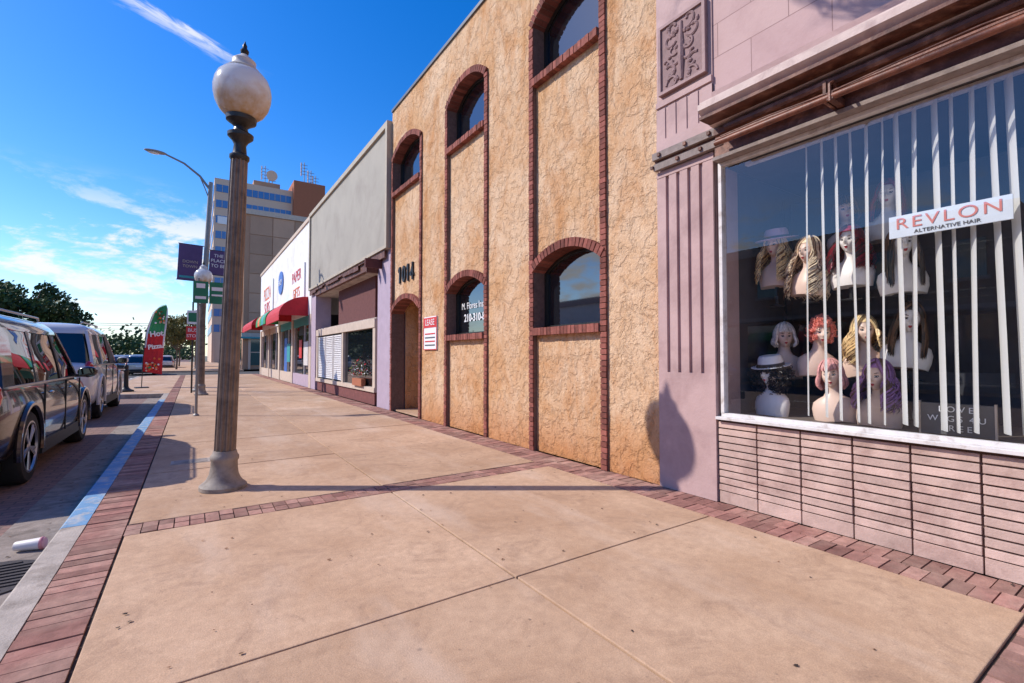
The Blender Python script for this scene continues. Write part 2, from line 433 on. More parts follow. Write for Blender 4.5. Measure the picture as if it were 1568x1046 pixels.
# ------------------------------------------------------------ tan stucco building
tb=empty('tan_stucco_building')
w=MB(); bk=MB(); gl=MB()
Y0,Y1,TOP=3.165,11.05,7.2
XF=3.93; XB=4.25
bays=[(3.88,5.38),(6.53,8.09),(9.20,11.03)]
pil=[(Y0,3.88),(5.38,6.53),(8.09,9.20)]
for a,c in pil: w.box(XF,a,0,XB,c,TOP,'stucco')
w.box(XF,11.03,0,XB,Y1,TOP,'stucco')
CW=.10
def colbricks(y0,y1,z0,z1):
    z=z0
    while z<z1:
        e=min(z+.066,z1); j=R.uniform(-.005,.005)
        bk.box(3.897+j,y0+.003+R.uniform(-.003,.003),z,4.22,y1-.003,e-.009,'brick'); z+=.066
    bk.box(3.915,y0,z0,4.21,y1,z1,'mortar')
def ring(y0,y1,spring,crown,th=.11,depth=4.2):
    _,(cy,cz,Rr,a)=arc(y0,y1,spring,crown)
    L=2*a*Rr; n=int(L/.066); aa=a+.02
    for i in range(n):
        t=-aa+2*aa*(i+.5)/n
        T=Matrix.Translation((0,cy,cz))@Matrix.Rotation(-t,4,'X')
        hw=aa*Rr/n-.005
        bk.box(3.885+R.uniform(-.005,.005),-hw,Rr,depth,hw,Rr+th,'brick',T)
    pts,_=arc(y0,y1,spring,crown,12)
    inn=[(cy+(p[0]-cy)*(Rr+.004)/Rr,cz+(p[1]-cz)*(Rr+.004)/Rr) for p in pts]
    outr=[(cy+(p[0]-cy)*(Rr+th-.004)/Rr,cz+(p[1]-cz)*(Rr+th-.004)/Rr) for p in pts]
    bk.prism(inn+outr[::-1],3.90,depth-.005,'mortar')
def sill(y0,y1,z):
    n=int((y1-y0)/.068); d=(y1-y0)/n
    for i in range(n): bk.box(3.87+R.uniform(-.005,.005),y0+i*d+.004,z-.10,4.16,y0+(i+1)*d-.004,z+R.uniform(-.004,.002),'brick')
    bk.box(3.885,y0,z-.096,4.15,y1,z-.008,'mortar')
def winpane(y0,y1,zs,spring,crown):
    pts,_=arc(y0,y1,spring,crown)
    gl.prism([(y0,zs)]+pts+[(y1,zs)],4.14,4.16,'pane')
    for (p,q_) in zip(pts[:-1],pts[1:]): gl.tube([(4.12,p[0],p[1]-.02),(4.12,q_[0],q_[1]-.02)],.022,'blackmetal',4)
    gl.box(4.10,y0,zs,4.14,y0+.04,spring,'blackmetal'); gl.box(4.10,y1-.04,zs,4.14,y1,spring,'blackmetal'); gl.box(4.10,y0,zs,4.14,y1,zs+.04,'blackmetal')
XP=3.965
for bi,(a,c) in enumerate(bays):
    i0,i1=a+CW,c-CW
    colbricks(a,i0,0,5.95); colbricks(i1,c,0,5.95)
    pts,_=arc(a,c,5.95,6.30)
    w.prism([(a,TOP)]+[(a,5.95)]+pts[1:-1]+[(c,5.95),(c,TOP)],XF+.002,XB,'stucco')
    ring(i0,i1,5.93,6.2)
    sill(i0,i1,5.17)
    winpane(i0,i1,5.17,5.93,6.2)
    lo=5.08
    if bi<2:
        pts,_=arc(i0,i1,2.56,2.78)
        w.prism([(i0,lo),(i0,2.56)]+pts[1:-1]+[(i1,2.56),(i1,lo)],XP,XB,'stucco')
        ring(i0,i1,2.46,2.68)
        sill(i0,i1,1.68)
        winpane(i0,i1,1.68,2.46,2.68)
        w.box(XP,i0,0,XB,i1,1.585,'stucco')
    else:
        pts,_=arc(i0,i1,2.36,2.66)
        w.prism([(i0,lo),(i0,2.36)]+pts[1:-1]+[(i1,2.36),(i1,lo)],XP,XB,'stucco')
        ring(i0,i1,2.30,2.58)
        w.box(5.2,i0,0,5.25,i1,2.9,'wooddoor')
        w.box(4.25,i0-.3,0,5.2,i0,2.9,'stucco'); w.box(4.25,i1,0,5.2,i1+.02,2.9,'stucco'); w.box(4.25,i0,2.75,5.2,i1,2.9,'stucco')
        gl.box(5.16,i0+.35,.25,5.195,i0+1.05,2.1,'pane')
        gl.box(5.17,i0+.28,0,5.198,i0+1.12,2.2,'blackmetal')
        w.box(4.0,i0,0,5.2,i1,.03,'concrete')
w.box(5.26,Y0,0,16,Y1,TOP-.15,'stucco'); w.box(4.25,Y0,2.9,5.26,Y1,TOP-.15,'stucco'); w.box(4.255,Y0,0,5.26,8.9,2.9,'stucco')
w.box(3.90,Y0,TOP,4.35,Y1,TOP+.06,'coping')
w.build('walls',tb); bk.build('brick_trim',tb); gl.build('windows',tb)
# house number 1014, cut-out numerals standing off the wall (reads left to right as y decreases)
nm=MB(); zb_,H_=2.97,.38
def numeral(ch,yc):
    x0,x1=3.93,3.962; W_=.19; S_=.065
    L_=yc+W_/2; Rr_=yc-W_/2
    if ch=='1':
        nm.box(x0,yc-S_/2,zb_,x1,yc+S_/2,zb_+H_,'black'); nm.prism([(yc+S_/2,zb_+H_),(yc+S_/2,zb_+H_-.08),(yc+S_/2+.05,zb_+H_-.12),(yc+S_/2+.05,zb_+H_-.06)],x0,x1,'black')
    elif ch=='0':
        n=20
        for i in range(n):
            a0=2*pi*i/n; a1=2*pi*(i+1)/n
            o=lambda a,k: (yc+(W_/2+.01)*k*math.cos(a),zb_+H_/2+(H_/2)*(1-(1-k)*.55)*math.sin(a))
            nm.prism([o(a0,1),o(a1,1),o(a1,.42),o(a0,.42)],x0,x1,'black')
    else:
        nm.box(x0,Rr_+.02,zb_,x1,Rr_+.02+S_,zb_+H_,'black'); nm.box(x0,Rr_-.02,zb_+.09,x1-.002,L_,zb_+.09+.05,'black')
        nm.prism([(L_,zb_+.14),(L_-.06,zb_+.14),(Rr_+.03,zb_+H_-.07),(Rr_+.03,zb_+H_)],x0,x1-.001,'black')
for ch,yc in zip('1014',(10.52,10.27,10.02,9.80)): numeral(ch,yc)
nm.build('house_number',tb)
text('window_lettering','M. Flores Insurance',(4.125,7.2,2.20),.17,'signwhite',tb,extrude=.002,sx=.9)
text('window_phone','210-310-8112',(4.125,7.2,1.98),.19,'signwhite',tb,extrude=.002,sx=.95,bold=.004)
fl=empty('for_lease_sign'); b=MB(); b.box(3.905,8.42,1.42,3.925,9.05,2.08,'signwhite'); b.box(3.90,8.44,1.86,3.904,9.03,2.06,'redsign')
for i in range(4): b.box(3.90,8.5,1.50+i*.075,3.904,8.97,1.525+i*.075,'redsign' if i%2 else 'letterboard')
b.box(3.90,8.42,1.42,3.904,8.44,2.08,'redsign'); b.box(3.90,9.03,1.42,3.904,9.05,2.08,'redsign'); b.box(3.90,8.44,1.42,3.904,9.03,1.435,'redsign')
b.build('sign_board',fl); text('sign_text','LEASE',(3.897,8.735,1.96),.17,'signwhite',fl,extrude=.001)
# ------------------------------------------------------------ wig shop
sh=empty('wig_shop_building')
w=MB()
w.box(3.93,-12,3.5,4.3,3.16,9,'blockwall')
w.box(4.3,-12,3.2,16,3.16,8.9,'mauve_dark')
w.box(8,-12,0,16,3.16,3.2,'room')
P0,P1=2.53,3.155
w.box(3.93,P0,0,4.3,P1,3.5,'mauve')
w.box(3.905,P0+.0,0,3.93,P1,1.14,'mauve')
w.box(3.915,P0,3.42,3.93,P1,9,'mauve')
def ribs(z0,z1):
    n=5; wd=(P1-P0); st=wd/n
    for i in range(n):
        y0=P0+i*st; y1=y0+st
        w.prism([(3.935,y0+(.016 if i else 0)),(3.905,y0+(.020 if i else 0)),(3.905,y1-(.020 if i<n-1 else 0)),(3.935,y1-(.016 if i<n-1 else 0))],z0,z1,'mauve','Z')
    w.box(3.932,P0,z0,3.94,P1,z1,'mauve_dark')
ribs(1.14,3.10); ribs(3.48,3.80)
w.box(3.90,P0-.01,3.10,3.93,P1,3.16,'mauve'); w.box(3.90,P0,3.36,3.93,P1,3.48,'mauve')
w.box(3.895,P0,3.82,3.915,P1,3.88,'mauve')
w.box(3.83,2.40,3.27,3.90,P1,3.34,'oldwood'); w.box(3.85,2.40,3.17,3.90,P1,3.235,'oldwood'); w.box(3.87,2.40,3.235,3.90,P1,3.27,'rust')
for yy in (2.5,2.75,3.05):
    w.box(3.81,yy,3.29,3.83,yy+.03,3.32,'rust'); w.box(3.83,yy+.1,3.19,3.85,yy+.13,3.22,'rust')
w.box(3.885,2.57,3.92,3.915,3.10,4.62,'relief')
rr=random.Random(3)
for (y0,y1,z0,z1) in ((2.57,2.60,3.92,4.62),(3.07,3.10,3.92,4.62),(2.60,3.07,3.92,3.95),(2.60,3.07,4.59,4.62)): w.box(3.865,y0,z0,3.886,y1,z1,'mauve_dark')
cy,cz=2.835,4.27
for sgn in (-1,1):
    for k in range(6):
        pts=[]
        for i in range(16):
            t=i/15; ang=t*4.8+k*.9; rad=.018+.06*(1-t)
            pts.append((3.885,cy+sgn*(.10+rad*math.cos(ang)+.03*math.sin(k*2)),3.99+k*.11+rad*math.sin(ang)*1.1))
        w.tube(pts,.015,'relief',6)
w.tube([(3.885,cy,3.98),(3.88,cy,4.2),(3.885,cy,4.55)],[.02,.035,.018],'relief',8)
for k in range(26):
    w.ell((3.885,cy+rr.uniform(-.2,.2),rr.uniform(3.98,4.56)),(.02,rr.uniform(.012,.03),rr.uniform(.012,.03)),'relief',8)
w.prism([(3.95,3.33),(3.78,3.335),(3.74,3.36),(3.66,3.375),(3.60,3.42),(3.60,3.47),(3.63,3.475),(3.63,3.50),(3.93,3.58),(3.95,3.58)],-12,2.47,'cornicepink','Y')
w.box(3.605,-12,3.335,3.76,2.46,3.36,'rust')
w.prism([(3.93,3.62),(3.86,3.63),(3.85,3.68),(3.93,3.72)],-12,2.5,'mauve','Y')
w.box(3.86,-12,3.07,4.3,2.48,3.33,'rust'); w.box(3.80,-12,3.25,3.86,2.45,3.30,'rust')
w.box(3.84,-12,3.045,3.95,2.49,3.075,'oldwood')
w.box(3.945,-12,0,4.3,2.525,.74,'roman_mortar')
w.build('facade',sh,bevel=.003)
r=MB()
ry=[2.525,2.173,1.83,1.48,1.148,.81]
while ry[-1]>-8: ry.append(ry[-1]-.34)
for i in range(len(ry)-1):
    r.box(3.928,ry[i+1]+.004,0.0,3.96,ry[i]-.004,.10,'roman')
    z=.108
    while z<.70:
        j=R.uniform(-.004,.004)
        r.box(3.925+j,ry[i+1]+.006,z,3.97,ry[i]-.006,z+.050,'roman'); z+=.0615
r.build('roman_brick_base',sh,bevel=.003)
f=MB()
f.box(3.88,-12,.735,4.02,2.52,.760,'whiteframe'); f.box(3.94,-12,.760,4.0,2.5,.79,'whiteframe')
f.box(3.935,2.468,.79,4.0,2.5,3.045,'whiteframe'); f.box(3.94,-12,3.015,4.0,2.468,3.045,'whiteframe')
f.box(3.93,-2.2,.79,4.0,-2.14,3.015,'whiteframe')
f.build('window_frame',sh,bevel=.002)
f=MB(); f.add([(3.97,-12,.785),(3.97,2.48,.785),(3.97,2.48,3.03),(3.97,-12,3.03)],[(3,2,1,0)],'shopglass'); f.build('shop_window_glass',sh)
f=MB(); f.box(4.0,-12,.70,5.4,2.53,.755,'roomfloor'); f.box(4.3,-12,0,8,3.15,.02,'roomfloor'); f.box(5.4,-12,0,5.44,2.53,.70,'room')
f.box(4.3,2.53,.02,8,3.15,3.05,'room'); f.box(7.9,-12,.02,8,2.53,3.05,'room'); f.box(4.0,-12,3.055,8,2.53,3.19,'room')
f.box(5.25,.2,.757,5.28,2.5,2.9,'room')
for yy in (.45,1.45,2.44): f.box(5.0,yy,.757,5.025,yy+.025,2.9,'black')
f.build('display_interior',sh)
f=MB(); f.box(4.55,.45,1.09,5.0,2.46,1.10,'shelfglass'); f.box(4.44,.45,1.755,5.0,2.46,1.765,'shelfglass'); f.box(4.70,.45,2.12,5.0,2.46,2.13,'shelfglass'); f.build('glass_shelves',sh)
pm=MB()
pm.tube([(3.68,2.36,3.115),(3.68,-12,3.115)],.024,'pipe',10)
pm.tube([(3.76,2.40,3.185),(3.76,-12,3.185)],.016,'pipe',8)
pm.tube([(3.74,2.3,3.25),(3.74,-12,3.25)],.03,'rust',8)
for yy in (1.45,-.6): 
    pm.box(3.66,yy,3.09,3.86,yy+.04,3.14,'rust'); pm.box(3.70,yy+.06,3.10,3.86,yy+.08,3.26,'rust'); pm.tube([(3.66,yy+.02,3.08),(3.66,yy+.02,3.20),(3.72,yy+.02,3.24),(3.78,yy+.02,3.18)],.011,'pipe',6)
pts=[(3.66+.01*math.sin(i*1.3),2.3-i*.4,3.15+.012*math.sin(i*2.1)) for i in range(20)]
pm.tube(pts,.006,'rust',5)
pm.build('awning_pipes',sh,smooth=True)
bl=empty('vertical_blinds'); b=MB()
b.box(4.12,-6,3.02,4.17,2.35,3.05,'whiteframe')
yv=1.84; rb=random.Random(5)
while yv>-5:
    ang=math.radians(28+rb.uniform(-5,5)); w_=.108; off=rb.uniform(-.006,.006); sway=rb.uniform(-.035,.035)
    ca,sa=math.cos(ang),math.sin(ang); n=4; vs=[];fs=[]
    for j,(z,sw_) in enumerate(((3.02,0),(2.2,sway*.4),(1.4,sway*.8),(.80+rb.uniform(0,.02),sway))):
        for i in range(n+1):
            t=(i/n-.5)*w_; cv=.005*(1-(2*i/n-1)**2)
            vs.append((4.145+t*ca-cv*sa,yv+off+sw_+t*sa+cv*ca,z))
    for j in range(3):
        for i in range(n): fs.append((j*(n+1)+i,j*(n+1)+i+1,(j+1)*(n+1)+i+1,(j+1)*(n+1)+i))
    b.add(vs,fs,'blind'); yv-=.096+rb.uniform(-.014,.014)
b.build('vanes',bl,smooth=True)
rs=empty('window_sign'); b=MB(); b.box(4.03,.66,2.115,4.045,1.265,2.265,'paleboard'); b.build('board',rs)
text('lettering','REVLON',(4.027,.963,2.205),.108,'fadedred',rs,extrude=.001,sx=1.15,sp=1.2); text('sub_lettering','ALTERNATIVE HAIR',(4.027,.963,2.14),.034,'letterboard',rs,extrude=.001,sx=1.1)
lb=empty('letter_board_sign'); b=MB(); b.box(4.22,.80,.77,4.235,1.17,.98,'letterboard'); b.box(4.215,.79,.765,4.24,.80,.99,'cream'); b.box(4.215,1.17,.765,4.24,1.18,.99,'cream'); b.build('board',lb)
for i,t in enumerate(('L O V E','W I G S  4 U','F R E E')): text('row_%d'%i,t,(4.213,.985,.94-i*.063),.055,'signwhite',lb,extrude=.001)
# ------------------------------------------------------------ mannequin heads
def head_pt(th,ph):
    w_,d_,h_=.073,.092,.112
    cp,sp=math.cos(ph),math.sin(ph)
    x=-d_*cp*math.cos(th); y=w_*cp*math.sin(th); z=h_*sp
    if z<0:
        k=(-z/h_); y*=1-.32*k**1.2; 
        if x<0: x*=1+.06*k
        else: x*=1-.45*k
    G=lambda t0,p0,st,sp_: math.exp(-((abs(th)-t0)/st)**2-((ph-p0)/sp_)**2)
    out=0
    out+=.020*G(0,-.20,.15,.12)+.012*G(0,-.02,.10,.22)
    out-=.010*G(.40,.03,.20,.13)
    out+=.004*G(.40,.03,.12,.06)
    out+=.005*G(.40,.24,.25,.08)
    out+=.009*G(0,-.50,.24,.07)+.0075*G(0,-.66,.20,.06)
    out-=.004*G(0,-.58,.2,.03)
    out+=.008*G(0,-.98,.35,.15)
    out+=.005*G(.6,-.25,.3,.2)
    return Vector((x-out,y,z))
def make_head(mb,skin,T):
    nt_,np_=84,64; vs=[];fs=[];ks=[]
    for j in range(np_+1):
        ph=-pi/2+pi*j/np_
        for i in range(nt_):
            th=-pi+2*pi*i/nt_; vs.append(head_pt(th,ph))
    for j in range(np_):
        ph=-pi/2+pi*(j+.5)/np_
        for i in range(nt_):
            th=-pi+2*pi*(i+.5)/nt_
            fs.append((j*nt_+i,j*nt_+(i+1)%nt_,(j+1)*nt_+(i+1)%nt_,(j+1)*nt_+i))
            k=skin; a=abs(th)
            if ((a)/.25)**2+((ph+.58)/.11)**2<1: k='lips'
            e_=((a-.40)/.18)**2+((ph-.03)/.065)**2
            if e_<1.35: k='eye'
            if e_<.8 and ph<.06: k='eyewhite'
            if e_<1 and abs(a-.40)<.075: k='eye'
            if ((a-.42)/.21)**2+((ph-.245-.10*(a-.42))/.028)**2<1: k='brow'
            ks.append(k)
    mb.add(vs,fs,ks,T)
    for sg in (-1,1): mb.ell((.005,sg*.074,-.008),(.018,.008,.030),skin,10,T)
    prof=[(-.07,.050,.054,.01),(-.11,.050,.052,.02),(-.14,.055,.054,.022),(-.16,.075,.060,.022),(-.180,.115,.068,.022),(-.21,.152,.078,.02),(-.26,.165,.088,.015),(-.32,.160,.095,.008),(-.38,.145,.088,.01)]
    vs=[];fs=[];n=28
    for z,wy,wx,cx_ in prof:
        for i in range(n):
            a=2*pi*i/n; vs.append((cx_+wx*math.cos(a),wy*math.sin(a),z-(.02*abs(math.sin(a))**3 if z<-.15 else 0)))
    for j in range(len(prof)-1):
        for i in range(n): fs.append((j*n+(i+1)%n,j*n+i,(j+1)*n+i,(j+1)*n+(i+1)%n))
    fs.append(list(range((len(prof)-1)*n,len(prof)*n)))
    mb.add(vs,fs,skin,T)
def hair(mb,k,style,L,T,rg,k2=None):
    vs=[];fs=[]
    n=28;h=14
    for j in range(h+1):
        for i in range(n):
            th=2*pi*i/n; 
            a=abs((th+pi)%(2*pi)-pi)
            lim=.62 if a<.8 else (.62-(a-.8)*1.6 if a<1.5 else -.6)
            ph=lim+(pi/2-lim)*j/h
            p=head_pt((th+pi)%(2*pi)-pi,ph)*1.07; vs.append(p)
    for j in range(h):
        for i in range(n): fs.append((j*n+i,j*n+(i+1)%n,(j+1)*n+(i+1)%n,(j+1)*n+i))
    mb.add(vs,fs,k,T)
    if style in('long','wavy','bob'):
        N=300
        for q in range(N):
            kk=k2 if (k2 and rg.random()<.3) else k
            th=rg.uniform(-pi,pi); a=abs(th); sg=1 if th>0 else -1
            off=1.09+rg.random()*.20
            fringe=a<.75
            pts=[]
            ph0=1.25+rg.uniform(-.2,.15)
            phase=rg.uniform(0,6.28); amp={'long':.05,'wavy':.22,'bob':.03}[style]; fr={'long':14,'wavy':38,'bob':8}[style]
            if fringe and style!='bob':
                for i in range(9):
                    s_=i/8; t2=sg*(a+(.95-a)*s_**.7); ph=ph0+(.05-ph0)*s_
                    pts.append(head_pt(t2,ph)*(off+.02*s_))
                t_end=sg*(1.0+rg.random()*.25)
            elif fringe:
                e=.30+rg.uniform(-.05,.08)
                for i in range(9):
                    s_=i/8; pts.append(head_pt(th*(.7+.3*s_),ph0+(e-ph0)*s_)*(off+.02))
                t_end=None
            else:
                tt=sg*max(a,.95)
                for i in range(9):
                    s_=i/8; pts.append(head_pt(sg*(a+(abs(tt)-a)*s_),ph0+(-.0-ph0)*s_)*(off+.03*s_))
                t_end=tt
            if t_end is not None:
                Ls=L*rg.uniform(.75,1.05); p=pts[-1].copy(); r0=Vector((p.x,p.y,0)); st=12
                for i in range(1,st+1):
                    s_=i/st; z=p.z-Ls*s_
                    fl=1+{'long':.3,'wavy':.6,'bob':.2}[style]*math.sin(min(s_*2.2,1.57))
                    ang=amp*math.sin(z*fr+phase)*min(1,s_*3)
                    v=r0*fl*(1+.35*amp*math.cos(z*fr+phase))
                    if style=='bob' and s_>.7: v*=1-.25*(s_-.7)/.3
                    v=Matrix.Rotation(ang*1.2,3,'Z')@v
                    pts.append(Vector((v.x,v.y,z)))
            n_=len(pts); rad=[.0062*(.6+.4*math.sin(pi*min(1,(i+2)/n_)))*(1 if i<n_-1 else .2) for i in range(n_)]
            mb.tube(pts,rad,kk,4,T)
    else:
        N=1000 if style=='afro' else 460
        for q in range(N):
            th=rg.uniform(-pi,pi); a=abs(th)
            lo=.45 if a<.75 else (-.5 if style=='curly' else -1.1)
            ph=rg.uniform(lo,1.5); sc=rg.uniform(1.08,1.42 if style=='curly' else 2.0)
            if a<1.0: sc=min(sc,1.3)
            p=head_pt(th,ph)*sc; 
            if style=='afro':
                if a>=1.0: p=Vector((p.x,p.y*1.35,p.z-.03))
                if p.z>.055: p.z=.055-rg.random()*.03
            d=Vector((rg.uniform(-1,1),rg.uniform(-1,1),rg.uniform(-1,1))).normalized(); e=d.orthogonal().normalized(); f_=d.cross(e)
            pts=[p+(e*math.cos(i*1.15)+f_*math.sin(i*1.15))*.011+d*(i-5)*.0045 for i in range(11)]
            mb.tube(pts,.0042,k,4,T)
def hat(mb,k,T,wide,tall):
    T2=T@Matrix.Translation((.012,0,.064))@Matrix.Rotation(math.radians(-9),4,'Y')
    n=36; prof=[(wide,.0),(wide*.99,.006),(wide*.75,-.004),(.112,.004),(.108,.03),(.100,tall*.8),(.086,tall),(.05,tall+.004),(.0,tall-.01)]
    mb.lathe(prof[:-1]+[(.002,tall-.008)],k,(0,0,0),n,T2,1.08,.95)
    mb.lathe([(.1145,.006),(.1115,.032)],'hatband',(0,0,0),n,T2,1.08,.95)
# (y,z) as seen on the plane X=4.4, scaled to the real shelf depth X
heads=[
 (4.42,2.30,1.14,'skinw','h_black','h_brown','afro',.1,'hatwhite',.755),
 (4.44,1.80,1.03,'skin','h_rose',None,'bob',.12,None,.755),
 (4.42,1.47,1.13,'skin','h_purple','h_brown','wavy',.26,None,.755),
 (4.72,2.17,1.44,'skin','h_white',None,'bob',.10,None,1.10),
 (4.68,1.87,1.49,'skin','h_pink',None,'curly',.1,None,1.10),
 (4.74,1.56,1.50,'skin','h_blond','h_brown','wavy',.28,None,1.10),
 (4.70,1.27,1.57,'skinw','h_black','h_brown','long',.3,None,1.10),
 (4.58,2.23,2.30,'skin','h_blond','h_brown','wavy',.34,'hatpink',1.765),
 (4.54,1.95,2.20,'skin','h_blond2','h_brown','wavy',.42,None,1.765),
 (4.58,1.64,2.23,'skinw','h_dred','h_black','wavy',.26,None,1.765),
 (4.56,1.31,2.14,'skinw','h_black','h_brown','long',.34,None,1.765),
 (4.86,1.67,2.48,'skin','h_black','h_brown','bob',.12,None,2.13),
 (4.86,1.38,2.53,'skinw','h_dred','h_black','long',.22,None,2.13),
]
for i,(X,y,z,sk,hk,hk2,stl,L,ht,base) in enumerate(heads):
    fct=X/4.4; yy=y*fct; zz=1.3+(z-1.3)*fct
    rg=random.Random(100+i); yaw=math.radians(rg.uniform(-18,38))
    T=Matrix.Rotation(yaw,4,'Z')@Matrix.Rotation(math.radians(rg.uniform(-7,7)),4,'X')
    mb=MB(); make_head(mb,sk,T); hair(mb,hk,stl,L,T,rg,hk2)
    if ht: hat(mb,ht,T,.19 if ht=='hatpink' else .165,.10)
    zz=max(zz,base+.385)
    if zz-.38-base>.008:
        mb.lathe([(.07,base-zz+.002),(.07,base-zz+.012),(.02,base-zz+.02),(.02,-.375)],'black',(.01,0,0),14)
    mb.build('mannequin_head',smooth=True,loc=(X,yy,zz))
# ------------------------------------------------------------ grey canopy shop
gc=empty('grey_fascia_shop_building'); w=MB()
w.box(3.86,11.20,3.98,4.3,20.2,6.86,'fasciagrey')
w.box(3.80,11.07,6.86,4.3,20.33,7.0,'fasciatrim'); w.box(3.80,11.07,3.90,4.3,20.33,3.98,'fasciatrim')
w.box(3.80,11.07,3.98,4.3,11.2,6.86,'fasciatrim'); w.box(3.80,20.2,3.98,4.3,20.33,6.86,'fasciatrim')
w.box(4.3,11.06,3.75,16,20.35,6.8,'fasciatrim')
w.box(3.93,11.08,0,4.5,12.05,3.9,'lavender'); w.box(3.93,19.5,0,4.5,20.3,3.9,'lavender')
w.box(3.9,12.05,3.62,4.0,19.5,3.895,'rust'); w.box(4.0,12.05,3.6,7,19.5,3.74,'soffit')
rgr=random.Random(2)
yy=11.3
while yy<20: w.box(3.84,yy,3.90-rgr.uniform(.04,.2),3.875,yy+.55,3.898,'rust'); yy+=.56
w.box(3.5,11.7,3.50,3.93,11.78,3.72,'darkbrick'); w.box(3.62,12.0,3.42,3.93,12.05,3.6,'rust')
w.box(7,11.08,0,7.2,20.3,3.74,'darkbrick'); w.box(4.5,11.08,0,7,12.05,3.74,'darkbrick')
w.box(3.98,12.4,0,6,19.3,.34,'darkbrick'); w.box(3.93,12.3,.34,6,19.4,.46,'cream'); w.box(3.93,12.3,2.05,6,19.4,2.28,'cream')
w.box(3.95,12.3,.46,4.05,12.5,2.05,'cream'); w.box(3.95,19.2,.46,4.05,19.4,2.05,'cream'); w.box(3.95,15.5,.46,4.05,15.65,2.05,'cream')
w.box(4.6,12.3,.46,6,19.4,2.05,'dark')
w.box(3.99,12.35,2.28,6,19.3,2.32,'soffit'); w.box(4.3,13.4,2.32,5,17.5,3.6,'darkbrick')
w.box(4.03,12.5,.46,4.05,15.5,2.05,'pane')
for k in range(3):
    y0=15.75+k*1.15
    w.box(3.965,y0,.5,3.99,y0+.06,2.0,'whiteframe'); w.box(3.965,y0+1.02,.5,3.99,y0+1.08,2.0,'whiteframe')
    for i in range(24):
        z=.52+i*.062; w.prism([(3.965,z),(3.99,z+.05),(3.993,z+.045),(3.968,z-.005)],y0+.06,y0+1.02,'whiteframe','Y')
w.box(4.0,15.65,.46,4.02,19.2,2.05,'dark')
w.build('building_shell',gc)
fl_=MB(); rg=random.Random(9)
for i in range(260):
    c=Vector((3.93+rg.uniform(-.10,.05),13.6+rg.gauss(0,.35),.75+abs(rg.gauss(0,.2)))); s_=.035
    d=Vector((rg.uniform(-1,1),rg.uniform(-1,1),rg.uniform(-1,1))).normalized(); e=d.orthogonal().normalized(); f_=d.cross(e)
    fl_.add([c-e*s_,c-f_*s_*.6,c+e*s_,c+f_*s_*.6],[(0,1,2,3)],rg.choice(['leafdark','leafdark','leafyellow','red','signwhite']))
fl_.box(3.86,13.2,.46,3.98,14.1,.66,'brownblock'); fl_.build('flower_planter')
# ------------------------------------------------------------ white row shops
wr=empty('white_shop_building'); w=MB()
w.box(3.93,20.36,3.0,16,37.7,7.0,'white'); w.box(3.88,20.36,6.9,4.1,37.7,7.06,'cream')
w.box(4.5,20.36,0,16,37.6,3.0,'room')
for a,c in ((20.36,20.8),(24.6,25.0),(28.7,29.2),(33.1,33.5),(37.2,37.7)): w.box(3.93,a,0,4.6,c,3.0,'cream')
for a,c in ((20.8,24.6),(25.0,28.7),(29.2,33.1),(33.5,37.2)):
    w.box(3.96,a,0,4.4,c,.5,'lavender' if a<24 else 'cream'); w.box(4.04,a,.5,4.08,c,2.7,'pane'); w.box(3.98,a,2.62,4.1,c,3.0,'teal' if a<28 else 'cream')
    m_=(a+c)/2
    for q in (a,m_-.6,m_+.5,c-.07): w.box(4.0,q,.5,4.05,q+.07,2.62,'whiteframe')
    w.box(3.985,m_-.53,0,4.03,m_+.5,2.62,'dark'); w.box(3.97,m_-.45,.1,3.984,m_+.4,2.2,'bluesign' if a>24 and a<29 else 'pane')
w.box(3.94,21.0,.9,3.98,21.9,1.9,'whiteframe'); w.box(3.93,22.3,1.2,3.95,22.9,2.0,'redsign'); w.box(3.93,25.3,1.0,3.95,26.2,1.9,'teal')
w.build('building_shell',wr)
w=MB()
w.box(3.87,21.6,3.75,3.92,25.3,5.3,'signwhite'); w.box(3.87,31.2,3.8,3.92,36.2,5.9,'signwhite')
w.lathe([(.62,0),(.62,.04)],'bluesign',T=Matrix.Translation((3.92,28.3,5.25))@Matrix.Rotation(-pi/2,4,'Y')@Matrix.Diagonal((1,1.3,1,1)),n=28)
w.build('shop_sign_panels',wr)
text('sign_a','PAPER',(3.86,23.4,4.9),.72,'redsign',wr,sx=1.15); text('sign_a2','GIFTS',(3.86,23.4,4.15),.62,'orange',wr,sx=1.1)
text('sign_b','PIZZA',(3.86,33.7,5.2),1.15,'orange',wr,sx=1.1); text('sign_b2','SUBS',(3.86,33.7,4.3),1.0,'redsign',wr,sx=1.2)
text('sign_c','SHOP',(3.86,28.3,5.25),.42,'signwhite',wr)
aw=MB()
def awning(y0,y1,zt,zb,proj,ks):
    n=len(ks); dy=(y1-y0)/n
    for i,k in enumerate(ks):
        pts=[(3.93-proj*math.sin(t*pi/2),zt-(zt-zb-.2)*(1-math.cos(t*pi/2))) for t in [j/8 for j in range(9)]]+[(3.93-proj,zb)]
        inner=[(p[0]+.02,p[1]-.02) for p in pts][::-1]
        aw.prism(pts+inner,y0+i*dy,y0+(i+1)*dy,k,'Y')
    for yy in (y0,y1):
        pts=[(3.93,zb+.2),(3.93,zt)]+[(3.93-proj*math.sin(t*pi/2),zt-(zt-zb-.2)*(1-math.cos(t*pi/2))) for t in [j/8 for j in range(1,9)]]
        aw.prism(pts,yy-.01,yy+.01,ks[0],'Y')
awning(21.0,25.0,3.75,2.75,1.1,['red'])
awning(25.3,29.3,3.75,2.85,1.1,['green','teal','green','orange','green'])
awning(30.6,36.5,3.7,2.85,1.2,['red'])
aw.build('awnings',wr)
